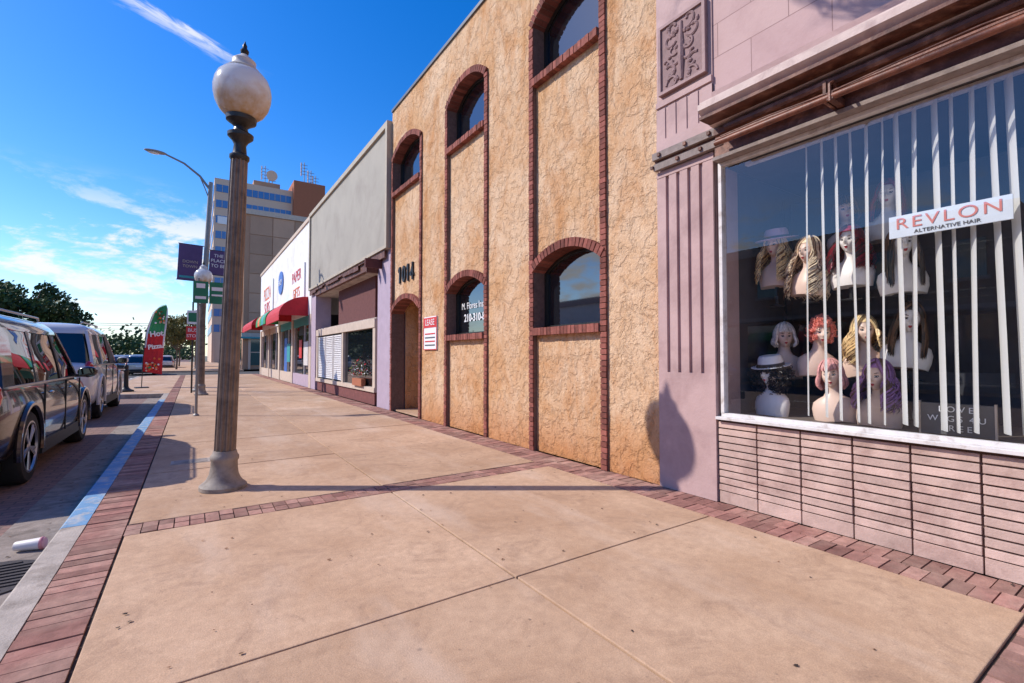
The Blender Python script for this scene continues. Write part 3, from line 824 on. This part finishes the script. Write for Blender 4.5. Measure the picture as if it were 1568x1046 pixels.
# ------------------------------------------------------------ tan block across the side street + hotel tower
tt=empty('tan_stone_office_building'); w=MB()
w.box(3.93,52,0,22,84,15.2,'tan')
for i in range(8):
    for j in range(6):
        w.box(4.4+i*2.0,51.93,3.6+j*1.9,6.33+i*2.0,52.05,5.44+j*1.9,'tanpanel')
        if 52.4+i*3.5<80: w.box(3.86,52.4+i*3.5,3.6+j*1.9,3.95,55.8+i*3.5,5.44+j*1.9,'tanpanel')
w.box(3.8,51.8,15.0,22,84.1,15.5,'cream'); w.box(3.8,51.8,3.1,22,52.0,3.5,'cream')
for i in range(7):
    w.box(4.6+i*2.4,51.94,.4,6.6+i*2.4,51.98,2.9,'tealglass'); w.box(4.4+i*2.4,51.85,0,4.6+i*2.4,52.0,3.1,'towerwhite')
    w.box(4.4+i*2.4,51.9,1.6,6.8+i*2.4,51.93,1.68,'towerwhite')
for i in range(7): w.box(3.88,53+i*4,.4,3.92,56+i*4,2.9,'tealglass')
w.box(3.4,51.4,2.95,22,51.8,3.1,'teal')
w.build('building_shell',tt)
ht=empty('hotel_tower'); w=MB()
w.box(3.0,110,0,17.2,140,36.6,'towerwhite')
z=6
while z<35.5:
    w.box(3.3,109.9,z,16.9,110.1,z+1.45,'towerglass'); w.box(2.9,111,z,3.1,139,z+1.45,'towerglass')
    for q in range(12): w.box(4.3+q*1.05,109.85,z,4.36+q*1.05,109.9,z+1.45,'towerwhite')
    z+=3.1
for i in range(9): w.box(3.3+i*1.7,109.8,0,3.5+i*1.7,110.1,5.5,'towerwhite')
w.box(3.6,109.80,27.5,7.4,109.84,29,'signwhite')
w.box(17.2,108.5,0,23.5,130,38.6,'brownblock'); w.box(10,112,36.6,15,125,38.2,'tan')
w.build('building_shell',ht)
w=MB()
for (x,h) in ((12.2,42),(13.6,41),(20,44.5),(21.4,43),(22.4,42)):
    zb=38
    w.tube([(x,113,zb),(x,113,h)],.09,'steel',5)
    for q in range(4): w.tube([(x-.7,113,h-.6-q*.7),(x+.7,113,h-.6-q*.7)],.06,'steel',4); w.box(x-.75,112.8,h-1-q*.7,x-.55,113.1,h-.2-q*.7,'towerwhite')
w.lathe([(1.1,0),(.8,-.25),(.1,-.45)],'towerwhite',T=Matrix.Translation((13.4,112,39.8))@Matrix.Rotation(math.radians(100),4,'X'),n=16)
w.build('roof_antennas',ht)
# ------------------------------------------------------------ opposite side of the street (mostly seen in reflections)
def opp(name,y0,y1,h,k,k2,seed):
    e=empty(name); w=MB()
    w.box(-32,y0,0,-19,y1,h,k); w.box(-19.0,y0,h-.4,-18.8,y1,h+.1,k2); w.box(-19,y0+.3,0,-18.9,y1-.3,.6,k2)
    y=y0+.5
    while y+2.4<y1:
        w.box(-19,y,.6,-18.93,y+2.2,3.0,'pane')
        if h>7: w.box(-19,y+.5,4.6,-18.93,y+1.6,6.2,'pane'); w.box(-18.98,y+.4,4.45,-18.85,y+1.7,4.6,k2)
        y+=2.8
    w.box(-19,y0,3.15,-17.4,y1,3.35,k2)
    w.build('building_shell',e)
opp('brick_store_building',-22,-9,7.5,'brownblock','cream',1); opp('cream_store_building',-8.8,4,5.6,'cream','towerwhite',2)
opp('brown_store_building',4.2,19,7.4,'tan','cream',3); opp('white_store_building',19.2,37,6,'white','mauve_dark',4)
# ------------------------------------------------------------ street lamps
def lamp(x,y,tx=0,ty=0):
    e=empty('street_lamp',(x,y,0),(tx,ty,0)); b=MB()
    b.lathe([(.205,0),(.205,.035),(.19,.05),(.175,.06),(.15,.09),(.128,.14),(.118,.2),(.115,.27),(.125,.285),(.125,.315),(.11,.335),(.10,.37)],'lampbase',n=32)
    n=48; prof=[(.095,.36),(.091,1.2),(.085,2.2),(.076,3.28)]; vs=[];fs=[]
    for r,z in prof:
        for i in range(n):
            a=2*pi*i/n; rr_=r*(1 if i%4 in(0,1) else .86); vs.append((rr_*math.cos(a),rr_*math.sin(a),z))
    for j in range(3):
        for i in range(n): fs.append((j*n+i,j*n+(i+1)%n,(j+1)*n+(i+1)%n,(j+1)*n+i))
    b.add(vs,fs,'bronze')
    b.lathe([(.075,3.26),(.09,3.28),(.09,3.31),(.065,3.33),(.055,3.42),(.075,3.46),(.115,3.50),(.118,3.53),(.07,3.56),(.06,3.60),(.09,3.63),(.135,3.66),(.14,3.70),(.12,3.71)],'blackmetal',n=28)
    b.build('pole',e,smooth=True)
    b=MB(); b.lathe([(.115,3.70),(.15,3.715),(.20,3.76),(.238,3.83),(.258,3.91),(.262,3.98),(.25,4.05),(.225,4.11),(.185,4.155),(.14,4.18)],'globe',n=40); b.build('globe',e,smooth=True)
    b=MB(); b.lathe([(.145,4.175),(.15,4.19),(.12,4.21),(.105,4.25),(.108,4.28),(.075,4.31),(.05,4.33),(.03,4.35)],'lampcap',n=28)
    b.lathe([(.02,4.34),(.035,4.36),(.04,4.39),(.02,4.42),(.022,4.44),(.008,4.47),(.003,4.49)],'black',n=12); b.build('finial',e,smooth=True)
# the nearest lamp stands slightly out of plumb
lamp(.27,5.50,math.radians(.9),math.radians(1.5)); lamp(.25,18.9); lamp(.3,34.5); lamp(.25,58)
cl=empty('cobra_street_light',(.18,20.9,0),(0,math.radians(2.0),0)); b=MB()
b.tube([(0,0,0),(.0,0,7.8)],[.11,.075],'steel',12); b.lathe([(.2,0),(.2,.05),(.13,.1),(.12,.25)],'steel',n=14)
b.tube([(0,0,7.5),(-.35,0,7.95),(-.85,0,8.3),(-1.45,0,8.5)],[.045,.04,.035,.03],'steel',8)
b.tube([(0,0,7.1),(-.18,0,7.55),(-.35,0,7.93)],.02,'steel',6)
b.ell((-1.70,0,8.50),(.34,.13,.065),'steel',14); b.ell((-1.75,0,8.45),(.19,.10,.045),'headl',12); b.build('pole_and_arm',cl,smooth=True)
b=MB(); b.box(-.85,-.01,4.05,-.12,.01,5.35,'purple'); b.box(.10,-.01,4.35,.68,.01,5.25,'purple')
for z in (5.36,4.04): b.tube([(-.87,0,z),(.0,0,z)],.015,'blackmetal',6)
for z in (5.26,4.34): b.tube([(.70,0,z),(.0,0,z)],.015,'blackmetal',6)
b.box(-.79,-.014,4.12,-.18,-.011,4.2,'teal')
b.build('banners',cl)
for i,t in enumerate(('THE','PLACE','TO BE')):
    text('banner_text_%d'%i,t,(.39,-.02,5.06-i*.19),.17,'signwhite',cl,face='-Y')
for i,t in enumerate(('DOWN','TOWN')): text('banner_name_%d'%i,t,(-.48,-.02,4.72-i*.17),.14,'cream',cl,face='-Y')
sp=empty('street_sign',(.08,12.4,0)); b=MB(); b.tube([(0,0,0),(0,0,3.0)],.028,'steel',8); b.lathe([(.06,0),(.06,.02),(.03,.05)],'steel')
b.box(-.10,-.05,2.45,.18,-.035,2.93,'signgreen'); b.box(.20,-.02,2.45,.52,-.005,2.93,'signgreen'); b.box(-.04,-.055,2.78,.12,-.051,2.88,'signwhite'); b.box(.24,-.026,2.62,.48,-.021,2.66,'signwhite'); b.box(.24,-.026,2.74,.48,-.021,2.82,'signwhite'); b.box(-.06,-.055,2.54,.14,-.051,2.6,'signwhite')
b.tube([(0,-.01,2.6),(.4,0,2.6)],.012,'steel',6)
b.build('post_and_panels',sp)
bs=empty('bus_stop_sign',(-.02,20.2,0)); b=MB(); b.tube([(0,0,0),(0,0,3.2)],.03,'blackmetal',8)
b.box(-.19,-.045,1.86,.19,-.03,2.34,'redsign'); b.box(-.17,-.045,2.42,.17,-.03,2.90,'signwhite'); b.box(-.13,-.05,2.5,.13,-.046,2.82,'signgreen'); b.build('post_and_panels',bs)
text('t1','BUS',(0.0,-.052,2.2),.17,'signwhite',bs,face='-Y'); text('t2','STOP',(0.0,-.052,2.0),.15,'signwhite',bs,face='-Y')
# feather flag
ff=empty('feather_flag',(-1.32,24.5,0),(0,0,math.radians(12))); ff.scale=(.88,.88,.96); b=MB()
b.tube([(-.45,0,0),(-.42,0,1.2),(-.33,0,2.4),(-.08,0,3.2),(.20,0,3.52),(.42,0,3.6)],[.02,.018,.014,.01,.008,.006],'blackmetal',6); b.box(-.7,-.2,0,-.2,.2,.04,'blackmetal')
out=[(-.43,.70),(-.41,1.2),(-.385,1.7),(-.33,2.3),(-.22,2.8),(-.06,3.2),(.12,3.42),(.30,3.55)]
inn=[(.30,.55),(.33,1.15),(.37,1.7),(.42,2.3),(.46,2.8),(.48,3.2),(.48,3.42),(.44,3.57)]
vs=[];fs=[];ks=[]
bands=['red','red','red','green','green','green','green']
for i,(o_,n_) in enumerate(zip(out,inn)):
    for j in range(7):
        t=(0,.09,.3,.5,.7,.91,1)[j]; vs.append((o_[0]+(n_[0]-o_[0])*t,.07*math.sin(i*1.1+j*.9),o_[1]+(n_[1]-o_[1])*t))
for i in range(7):
    for j in range(6): fs.append((i*7+j,i*7+j+1,(i+1)*7+j+1,(i+1)*7+j)); ks.append('signwhite' if j in(0,5) and i>1 else bands[i])
b.add(vs,fs,ks)
rg=random.Random(4)
for i in range(30): b.ell((rg.uniform(-.33,.24),-.08,rg.uniform(.70,1.25)),(rg.uniform(.03,.07),.02,rg.uniform(.03,.05)),rg.choice(['orange','cream','redsign','signwhite','green']),8)
for i in range(18): b.ell((rg.uniform(.0,.35),-.08,rg.uniform(2.75,3.3)),(rg.uniform(.03,.06),.02,rg.uniform(.03,.05)),rg.choice(['orange','cream','signwhite','leafyellow']),8)
b.build('flag_and_pole',ff)
text('f1','Hot',(.05,-.11,2.30),.32,'signwhite',ff,face='-Y',tilt=-.15,bold=.01); text('f2','Pizza',(.0,-.11,1.75),.27,'signwhite',ff,face='-Y',tilt=-.15,bold=.01)
b=MB(); b.lathe([(.24,0),(.24,.05),(.14,.09),(.09,.15),(.075,.2),(.065,.7),(.085,.74),(.085,.78),(.055,.82),(.07,.88),(.06,.95),(.02,.99)],'black',n=20); b.build('bollard',smooth=True,loc=(-2.0,22.2,0))
# ------------------------------------------------------------ cars
def car(name,loc,body,S=1.0,H=1.0,rotz=0,LY=1.0):
    e=empty(name,loc,(0,0,rotz)); e.scale=(S,S*LY,S*H)
    st=[(-2.36,.74,.95,.42),(-2.30,.84,1.02,.33),(-2.05,.90,1.07,.26),(-1.4,.93,1.06,.22),(0,.93,1.02,.22),(.9,.93,1.0,.22),(1.25,.925,1.0,.22),(1.75,.90,.95,.24),(2.1,.84,.87,.28),(2.3,.70,.74,.36)]
    vs=[];fs=[]
    for (y,hw,zt,zb) in st:
        h=zt-zb
        half=[(0,zb),(.80*hw,zb),(.95*hw,zb+.06*h),(.985*hw,zb+.22*h),(hw,zb+.45*h),(.995*hw,zb+.68*h),(.965*hw,zb+.84*h),(.92*hw,zt-.015),(.82*hw,zt),(0,zt+.035)]
        vs+=[(x,y,z) for x,z in half]+[(-x,y,z) for x,z in half[-2:0:-1]]
    n=18
    for j in range(len(st)-1):
        for i in range(n): fs.append((j*n+i,j*n+(i+1)%n,(j+1)*n+(i+1)%n,(j+1)*n+i))
    fs.append(list(range(n))[::-1]); fs.append([(len(st)-1)*n+i for i in range(n)])
    mb=MB(); mb.add(vs,fs,body); ob=mb.build('body_src'); 
    sb=ob.modifiers.new('s','SUBSURF'); sb.levels=2; sb.render_levels=2
    cuts=[]
    for ay in (-1.42,1.40):
        c=MB(); c.lathe([(.405,-1.3),(.405,1.3)],'carplastic',T=Matrix.Translation((0,ay,.37))@Matrix.Rotation(pi/2,4,'Y'),n=40)
        co=c.build('cut'); cuts.append(co); bo=ob.modifiers.new('b','BOOLEAN'); bo.operation='DIFFERENCE'; bo.object=co; bo.solver='EXACT'
    dg=bpy.context.evaluated_depsgraph_get(); me=bpy.data.meshes.new_from_object(ob.evaluated_get(dg))
    for o in cuts+[ob]: bpy.data.objects.remove(o)
    me.polygons.foreach_set('use_smooth',[True]*len(me.polygons))
    try: me.set_sharp_from_angle(angle=math.radians(40))
    except Exception: pass
    ob=bpy.data.objects.new('body',me); scene.collection.objects.link(ob); ob.parent=e
    def rring(z,grow=0):
        t=(z-.98)/(1.70-.98)
        y0=-2.22+.34*t-grow; y1=1.28-.90*t+grow; hw=.865-.165*t**1.2+grow
        pts=[];r=.20
        for (cx_,cy_,a0) in ((hw-r,y1-r,0),(-hw+r,y1-r,90),(-hw+r,y0+r,180),(hw-r,y0+r,270)):
            for k in range(6):
                a=math.radians(a0+18*k); pts.append((cx_+r*math.cos(a),cy_+r*math.sin(a),z))
        return pts
    gm=MB(); lv=[.98,1.2,1.45,1.62]; vs=[];fs=[]
    for z in lv: vs+=rring(z)
    for j in range(len(lv)-1):
        for i in range(24): fs.append((j*24+i,j*24+(i+1)%24,(j+1)*24+(i+1)%24,(j+1)*24+i))
    gm.add(vs,fs,'carglass'); 
    vs=[];fs=[]
    for z,gw in ((1.55,.006),(1.60,.014),(1.65,.0),(1.695,-.05),(1.725,-.14),(1.742,-.30)):
        vs+=rring(min(z,1.65),gw) if z<=1.65 else [(p[0],p[1],z) for p in rring(1.65,gw)]
    for j in range(5):
        for i in range(24): fs.append((j*24+i,j*24+(i+1)%24,(j+1)*24+(i+1)%24,(j+1)*24+i))
    fs.append([5*24+i for i in range(24)])
    gm.add(vs,fs,body)
    gm.build('greenhouse',e,smooth=True)
    d=MB()
    def sx(z): 
        t=(z-.98)/.72; return .865-.165*max(t,0)**1.2
    for s_ in (-1,1):
        def pil_(yb,yt,wd,k):
            n_=5
            for q in range(n_):
                z0=.99+(1.60-.99)*q/n_; z1=.99+(1.60-.99)*(q+1)/n_; a0=yb+(yt-yb)*q/n_; a1=yb+(yt-yb)*(q+1)/n_
                x0=s_*(sx(z0)+.008); x1=s_*(sx(z1)+.008)
                d.add([(x0,a0-wd,z0),(x0,a0+wd,z0),(x1,a1+wd,z1),(x1,a1-wd,z1),(x0-s_*.05,a0-wd,z0),(x0-s_*.05,a0+wd,z0),(x1-s_*.05,a1+wd,z1),(x1-s_*.05,a1-wd,z1)],[(0,1,2,3),(0,3,7,4),(1,5,6,2)],k)
        pil_(1.08,.42,.045,body); pil_(.10,.06,.04,'carplastic'); pil_(-.98,-.94,.045,body); pil_(-1.98,-1.74,.17,body)
        d.box(s_*.855,-2.05,.985,s_*.885,1.15,1.005,'rim')
        for yy in (.95,.08,-.95): d.box(s_*.915,yy-.004,.35,s_*.934,yy+.004,.98,'black')
        for yy in (-.75,.28): d.ell((s_*.94,yy,.88),(.022,.10,.018),body,10)
        d.box(s_*.86,-1.0,.22,s_*.925,1.0,.36,'carplastic')
        for ay in (-1.42,1.40):
            pts=[(s_*.915,ay+.43*math.cos(a),.37+.43*math.sin(a)) for a in [math.radians(-12+204*i/18) for i in range(19)]]
            d.tube(pts,.03,body if body!='carsilver' else 'carplastic',6)
        d.ell((s_*1.02,.92,1.06),(.12,.06,.08),body,14); d.box(s_*.85,.88,.99,s_*1.0,.95,1.03,'carplastic'); d.box(s_*.93,.85,1.0,s_*1.11,.868,1.11,'carglass')
        d.tube([(s_*.60,-1.72,1.74),(s_*.62,-1.6,1.765),(s_*.62,.1,1.765),(s_*.60,.22,1.74)],.013,'rim',6)
        d.ell((s_*.80,-2.19,.92),(.085,.10,.15),'tail',12); d.ell((s_*.72,2.10,.74),(.13,.13,.075),'headl',12)
        d.box(s_*.6,-2.38,.45,s_*.76,-2.33,.5,'tail')
    d.box(-.80,-2.40,.36,.80,-2.28,.52,'carplastic'); d.box(-.6,2.20,.40,.6,2.33,.62,'carplastic')
    d.box(-.26,-2.37,.72,.26,-2.345,.86,'signwhite'); d.box(-.35,-2.38,.88,.35,-2.34,.91,'rim')
    d.tube([(0,-2.08,1.22),(.35,-2.05,1.27)],.01,'black',5)
    d.build('trim',e,smooth=True)
    wm=MB()
    for ay in (-1.42,1.40):
        for s_ in (-1,1):
            T=Matrix.Translation((s_*.80,ay,.365))@Matrix.Rotation(s_*pi/2,4,'Y')
            wm.lathe([(.24,-.11),(.335,-.115),(.36,-.09),(.367,-.04),(.367,.04),(.36,.09),(.335,.115),(.265,.12),(.25,.10)],'tire',T=T,n=40)
            wm.lathe([(.25,.10),(.262,.118),(.245,.12),(.235,.09),(.20,.03)],'rim',T=T,n=36); wm.lathe([(.2,.0),(.2,.035)],'black',T=T,n=24)
            wm.lathe([(.06,.04),(.06,.10),(.04,.108)],'rim',T=T,n=16)
            for q in range(5):
                a=2*pi*q/5
                for dlt in (-.13,.13):
                    p0=(.05*math.cos(a),.05*math.sin(a),.09); p1=(.235*math.cos(a+dlt),.235*math.sin(a+dlt),.10)
                    wm.tube([p0,p1],[.022,.016],'rim',5,T)
    wm.build('wheels',e,smooth=True)
    u=MB(); u.box(-.78,-2.1,.20,.78,2.0,.42,'black'); u.build('underbody',e)
    return e
car('parked_suv',(-2.50,9.25,-.15),'carblack',1.06,1.06,0,1.07)
car('parked_suv',(-2.78,16.2,-.15),'carwhite',1.12,1.12)
car('parked_car',(-3.2,46.5,-.15),'carsilver',.98,.9)
car('parked_car',(-2.6,66,-.15),'carwhite',.98,.88)
car('parked_car',(-5.9,62,-.15),'carsilver',1,.88,math.radians(180))
car('parked_car',(-9.5,80,-.15),'carblack',1,.88,math.radians(180))
# ------------------------------------------------------------ trees
def tree(name,x,y,h,cr,k,nl,seed,trunk=.2,leaf=.22):
    rg=random.Random(seed); e=empty(name,(x,y,-.1)); b=MB(); th=h*.35
    b.tube([(0,0,0),(.05,0,th*.5),(0,.05,th)],[trunk,trunk*.8,trunk*.65],'bark',8)
    for i in range(9):
        a=2*pi*i/9+rg.uniform(-.3,.3); el=rg.uniform(.3,1.3); L=cr*rg.uniform(.7,1.0)
        p=Vector((0,0,th)); pts=[p.copy()]
        d=Vector((math.cos(a)*math.cos(el),math.sin(a)*math.cos(el),math.sin(el)))
        for q in range(5):
            d=(d+Vector((rg.uniform(-.25,.25),rg.uniform(-.25,.25),rg.uniform(-.05,.25)))).normalized(); p=p+d*L/5*1.2; pts.append(p.copy())
        b.tube(pts,[trunk*.45*(1-.16*q) for q in range(6)],'bark',5)
    b.build('trunk_and_limbs',e)
    l=MB(); cz=h-cr*.75
    clumps=[]
    for i in range(64):
        while True:
            v=Vector((rg.uniform(-1,1),rg.uniform(-1,1),rg.uniform(-1,1)))
            if .15<v.length<1: break
        clumps.append((Vector((v.x*cr,v.y*cr,cz+v.z*cr*.72)),cr*rg.uniform(.16,.30)))
    for i in range(nl):
        c,r_=clumps[rg.randrange(len(clumps))]
        v=Vector((rg.gauss(0,.4),rg.gauss(0,.4),rg.gauss(0,.34)))
        if v.length>.85: v*=.6
        p=c+v*r_*1.3; s_=leaf*rg.uniform(.5,1.1)
        d=Vector((rg.uniform(-1,1),rg.uniform(-1,1),rg.uniform(-.2,1))).normalized(); a_=d.orthogonal().normalized(); f_=d.cross(a_)
        l.add([p-a_*s_,p-f_*s_*.6,p+a_*s_,p+f_*s_*.6],[(0,1,2,3)],k)
    l.build('foliage',e)
tree('oak_tree',-19.5,92,11.4,6.2,'leafdark',12000,1,trunk=.4,leaf=.34)
tree('oak_tree',-27,88,10.8,6.0,'leafdark',9000,2,trunk=.4,leaf=.35)
tree('oak_tree',-36,100,11,7.0,'leafdark',6000,12,trunk=.4,leaf=.4)
tree('street_tree',-1.3,56,5.6,2.2,'leafyellow',4200,3,trunk=.1,leaf=.13)
tree('street_tree',-1.4,72,6.2,2.4,'leafdark',3800,4,trunk=.1,leaf=.16)
l=MB(); rg=random.Random(8)
for i in range(60):
    cx_=rg.uniform(-130,-2); cy_=rg.uniform(170,230); hh=rg.uniform(4,9)
    for q in range(220):
        p=Vector((cx_+rg.gauss(0,3),cy_+rg.gauss(0,2),abs(rg.gauss(hh*.5,hh*.3)))); s_=.7
        d=Vector((rg.uniform(-1,1),rg.uniform(-1,1),rg.uniform(-.2,1))).normalized(); a_=d.orthogonal().normalized(); f_=d.cross(a_)
        l.add([p-a_*s_,p-f_*s_*.6,p+a_*s_,p+f_*s_*.6],[(0,1,2,3)],'leafdark')
l.build('distant_trees')
# bare street tree behind the viewpoint, its outer twigs throw the shadow on the shop's upper wall
rg=random.Random(21); e=empty('bare_street_tree',(-.45,-1.6,0)); b=MB()
b.tube([(0,0,0),(.03,.02,1.5),(0,.1,3.2),(.1,.2,4.6)],[.14,.12,.10,.085],'bark',10)
def grow(p,d,L,r,lev):
    pts=[p.copy()]; q=p.copy(); dd=d.copy(); wob=.05 if lev==0 else .22
    for i in range(5):
        dd=(dd+Vector((rg.uniform(-wob,wob),rg.uniform(-wob,wob),rg.uniform(-wob*.6,wob)))).normalized(); q=q+dd*L/5; pts.append(q.copy())
    b.tube(pts,[r*(1-.13*i) for i in range(6)],'bark',5)
    if lev<3:
        for i in range(6):
            s_=rg.choice(pts[3:] if lev==0 else pts[2:]); nd_=(dd+Vector((rg.uniform(-.9,.9),rg.uniform(-.9,.9),rg.uniform(-.5,.7)))).normalized(); grow(s_,nd_,L*(.28 if lev==0 else .5),r*.42,lev+1)
base=Vector((.1,.2,4.5))
for tgt in (Vector((.95,5.2,6.8)),Vector((.7,4.9,7.3)),Vector((1.3,4.8,6.5)),Vector((-.8,-2.0,8.6)),Vector((-2.2,.6,8)),Vector((1.2,-1.8,8.2))):
    v=tgt-base; grow(base,v.normalized(),v.length,.055,0)
b.build('trunk_and_branches',e)
b=MB()
for k,z in ((0,9.5),(1,9.1),(2,8.3)):
    b.tube([(-70+i*7,140+k*.4,z-.9*math.sin(pi*((i%5)/5))) for i in range(11)],.05,'black',4)
for x in (-70,-35,0): b.tube([(x,140,0),(x,140,10)],.14,'bark',6)
b.build('overhead_wires')
# ------------------------------------------------------------ world
wd=bpy.data.worlds.new('World'); scene.world=wd; wd.use_nodes=True; nt=wd.node_tree; nt.nodes.clear()
out=nt.nodes.new('ShaderNodeOutputWorld'); bg=nt.nodes.new('ShaderNodeBackground'); bg.inputs[1].default_value=.12
sky=nt.nodes.new('ShaderNodeTexSky'); sky.sky_type='NISHITA'; sky.sun_disc=False
sky.sun_elevation=math.radians(39); sky.sun_rotation=math.radians(304); sky.air_density=1.0; sky.dust_density=.3; sky.ozone_density=3.5
tc=nt.nodes.new('ShaderNodeTexCoord'); G=tc.outputs['Generated']
sep=nt.nodes.new('ShaderNodeSeparateXYZ'); lk(nt,G,sep.inputs[0]); dx,dy,dz=sep.outputs
hs=nt.nodes.new('ShaderNodeHueSaturation'); hs.inputs['Hue'].default_value=.512; hs.inputs['Saturation'].default_value=1.40; hs.inputs['Value'].default_value=1.8; lk(nt,sky.outputs[0],hs.inputs['Color'])
zc=math_(nt,'MAXIMUM',dz,.04); px=math_(nt,'DIVIDE',dx,zc); py=math_(nt,'DIVIDE',dy,zc)
ux=math_(nt,'SUBTRACT',px,-.05); uy=math_(nt,'SUBTRACT',py,1.75)
al=math_(nt,'ADD',math_(nt,'MULTIPLY',ux,.863),math_(nt,'MULTIPLY',uy,.504)); pe=math_(nt,'ADD',math_(nt,'MULTIPLY',ux,-.504),math_(nt,'MULTIPLY',uy,.863))
cb=nt.nodes.new('ShaderNodeCombineXYZ'); lk(nt,math_(nt,'MULTIPLY',al,5),cb.inputs[0]); lk(nt,math_(nt,'MULTIPLY',pe,16),cb.inputs[1])
wn=noise(nt,cb.outputs[0],1.6,6,.62,.6)
pe2=math_(nt,'ADD',pe,mrange(nt,wn,.3,.7,-.03,.03))
m1=math_(nt,'MULTIPLY',mrange(nt,math_(nt,'ABSOLUTE',pe2),.0,.05,1,0,True),mrange(nt,math_(nt,'ABSOLUTE',al),.05,.30,1,0,True))
m1=math_(nt,'MULTIPLY',m1,mrange(nt,wn,.3,.6,.25,.8))
mp=nt.nodes.new('ShaderNodeMapping'); mp.inputs['Scale'].default_value=(4.2,4.2,11); mp.inputs['Location'].default_value=(1.3,.4,.2); lk(nt,G,mp.inputs[0])
cn=noise(nt,mp.outputs[0],1.7,8,.64,.25)
elev=math_(nt,'MULTIPLY',mrange(nt,dz,.03,.12,.5,1,True),mrange(nt,dz,.18,.30,1,0,True))
m2=math_(nt,'MULTIPLY',mrange(nt,cn,.48,.60,0,1,True),elev)
m2=math_(nt,'MULTIPLY',m2,.97)
mm=math_(nt,'MAXIMUM',m1,m2)
haze=mrange(nt,dz,0,.12,.25,0,True)
c=mixc(nt,haze,hs.outputs[0],(5.2,6.3,7.6))
c=mixc(nt,mm,c,(8.2,8.3,8.5))
lk(nt,c,bg.inputs[0]); lk(nt,bg.outputs[0],out.inputs[0])
# sun
sd=bpy.data.lights.new('sun','SUN'); sd.energy=5.0; sd.angle=math.radians(.53); sd.color=(1,.935,.85)
so=bpy.data.objects.new('sun',sd); so.rotation_euler=Vector((.644,-.434,-.629)).to_track_quat('-Z','Y').to_euler(); so.location=(-20,14,25); scene.collection.objects.link(so)
# camera
cam=bpy.data.cameras.new('camera'); cam.lens=36*727/1568; cam.sensor_width=36; cam.clip_end=5000; cam.clip_start=.05
co=bpy.data.objects.new('camera',cam); psi=math.radians(33.9); p=math.radians(1.73)
co.location=(0,0,1.3); co.rotation_euler=(pi/2+p,0,-psi); scene.collection.objects.link(co); scene.camera=co
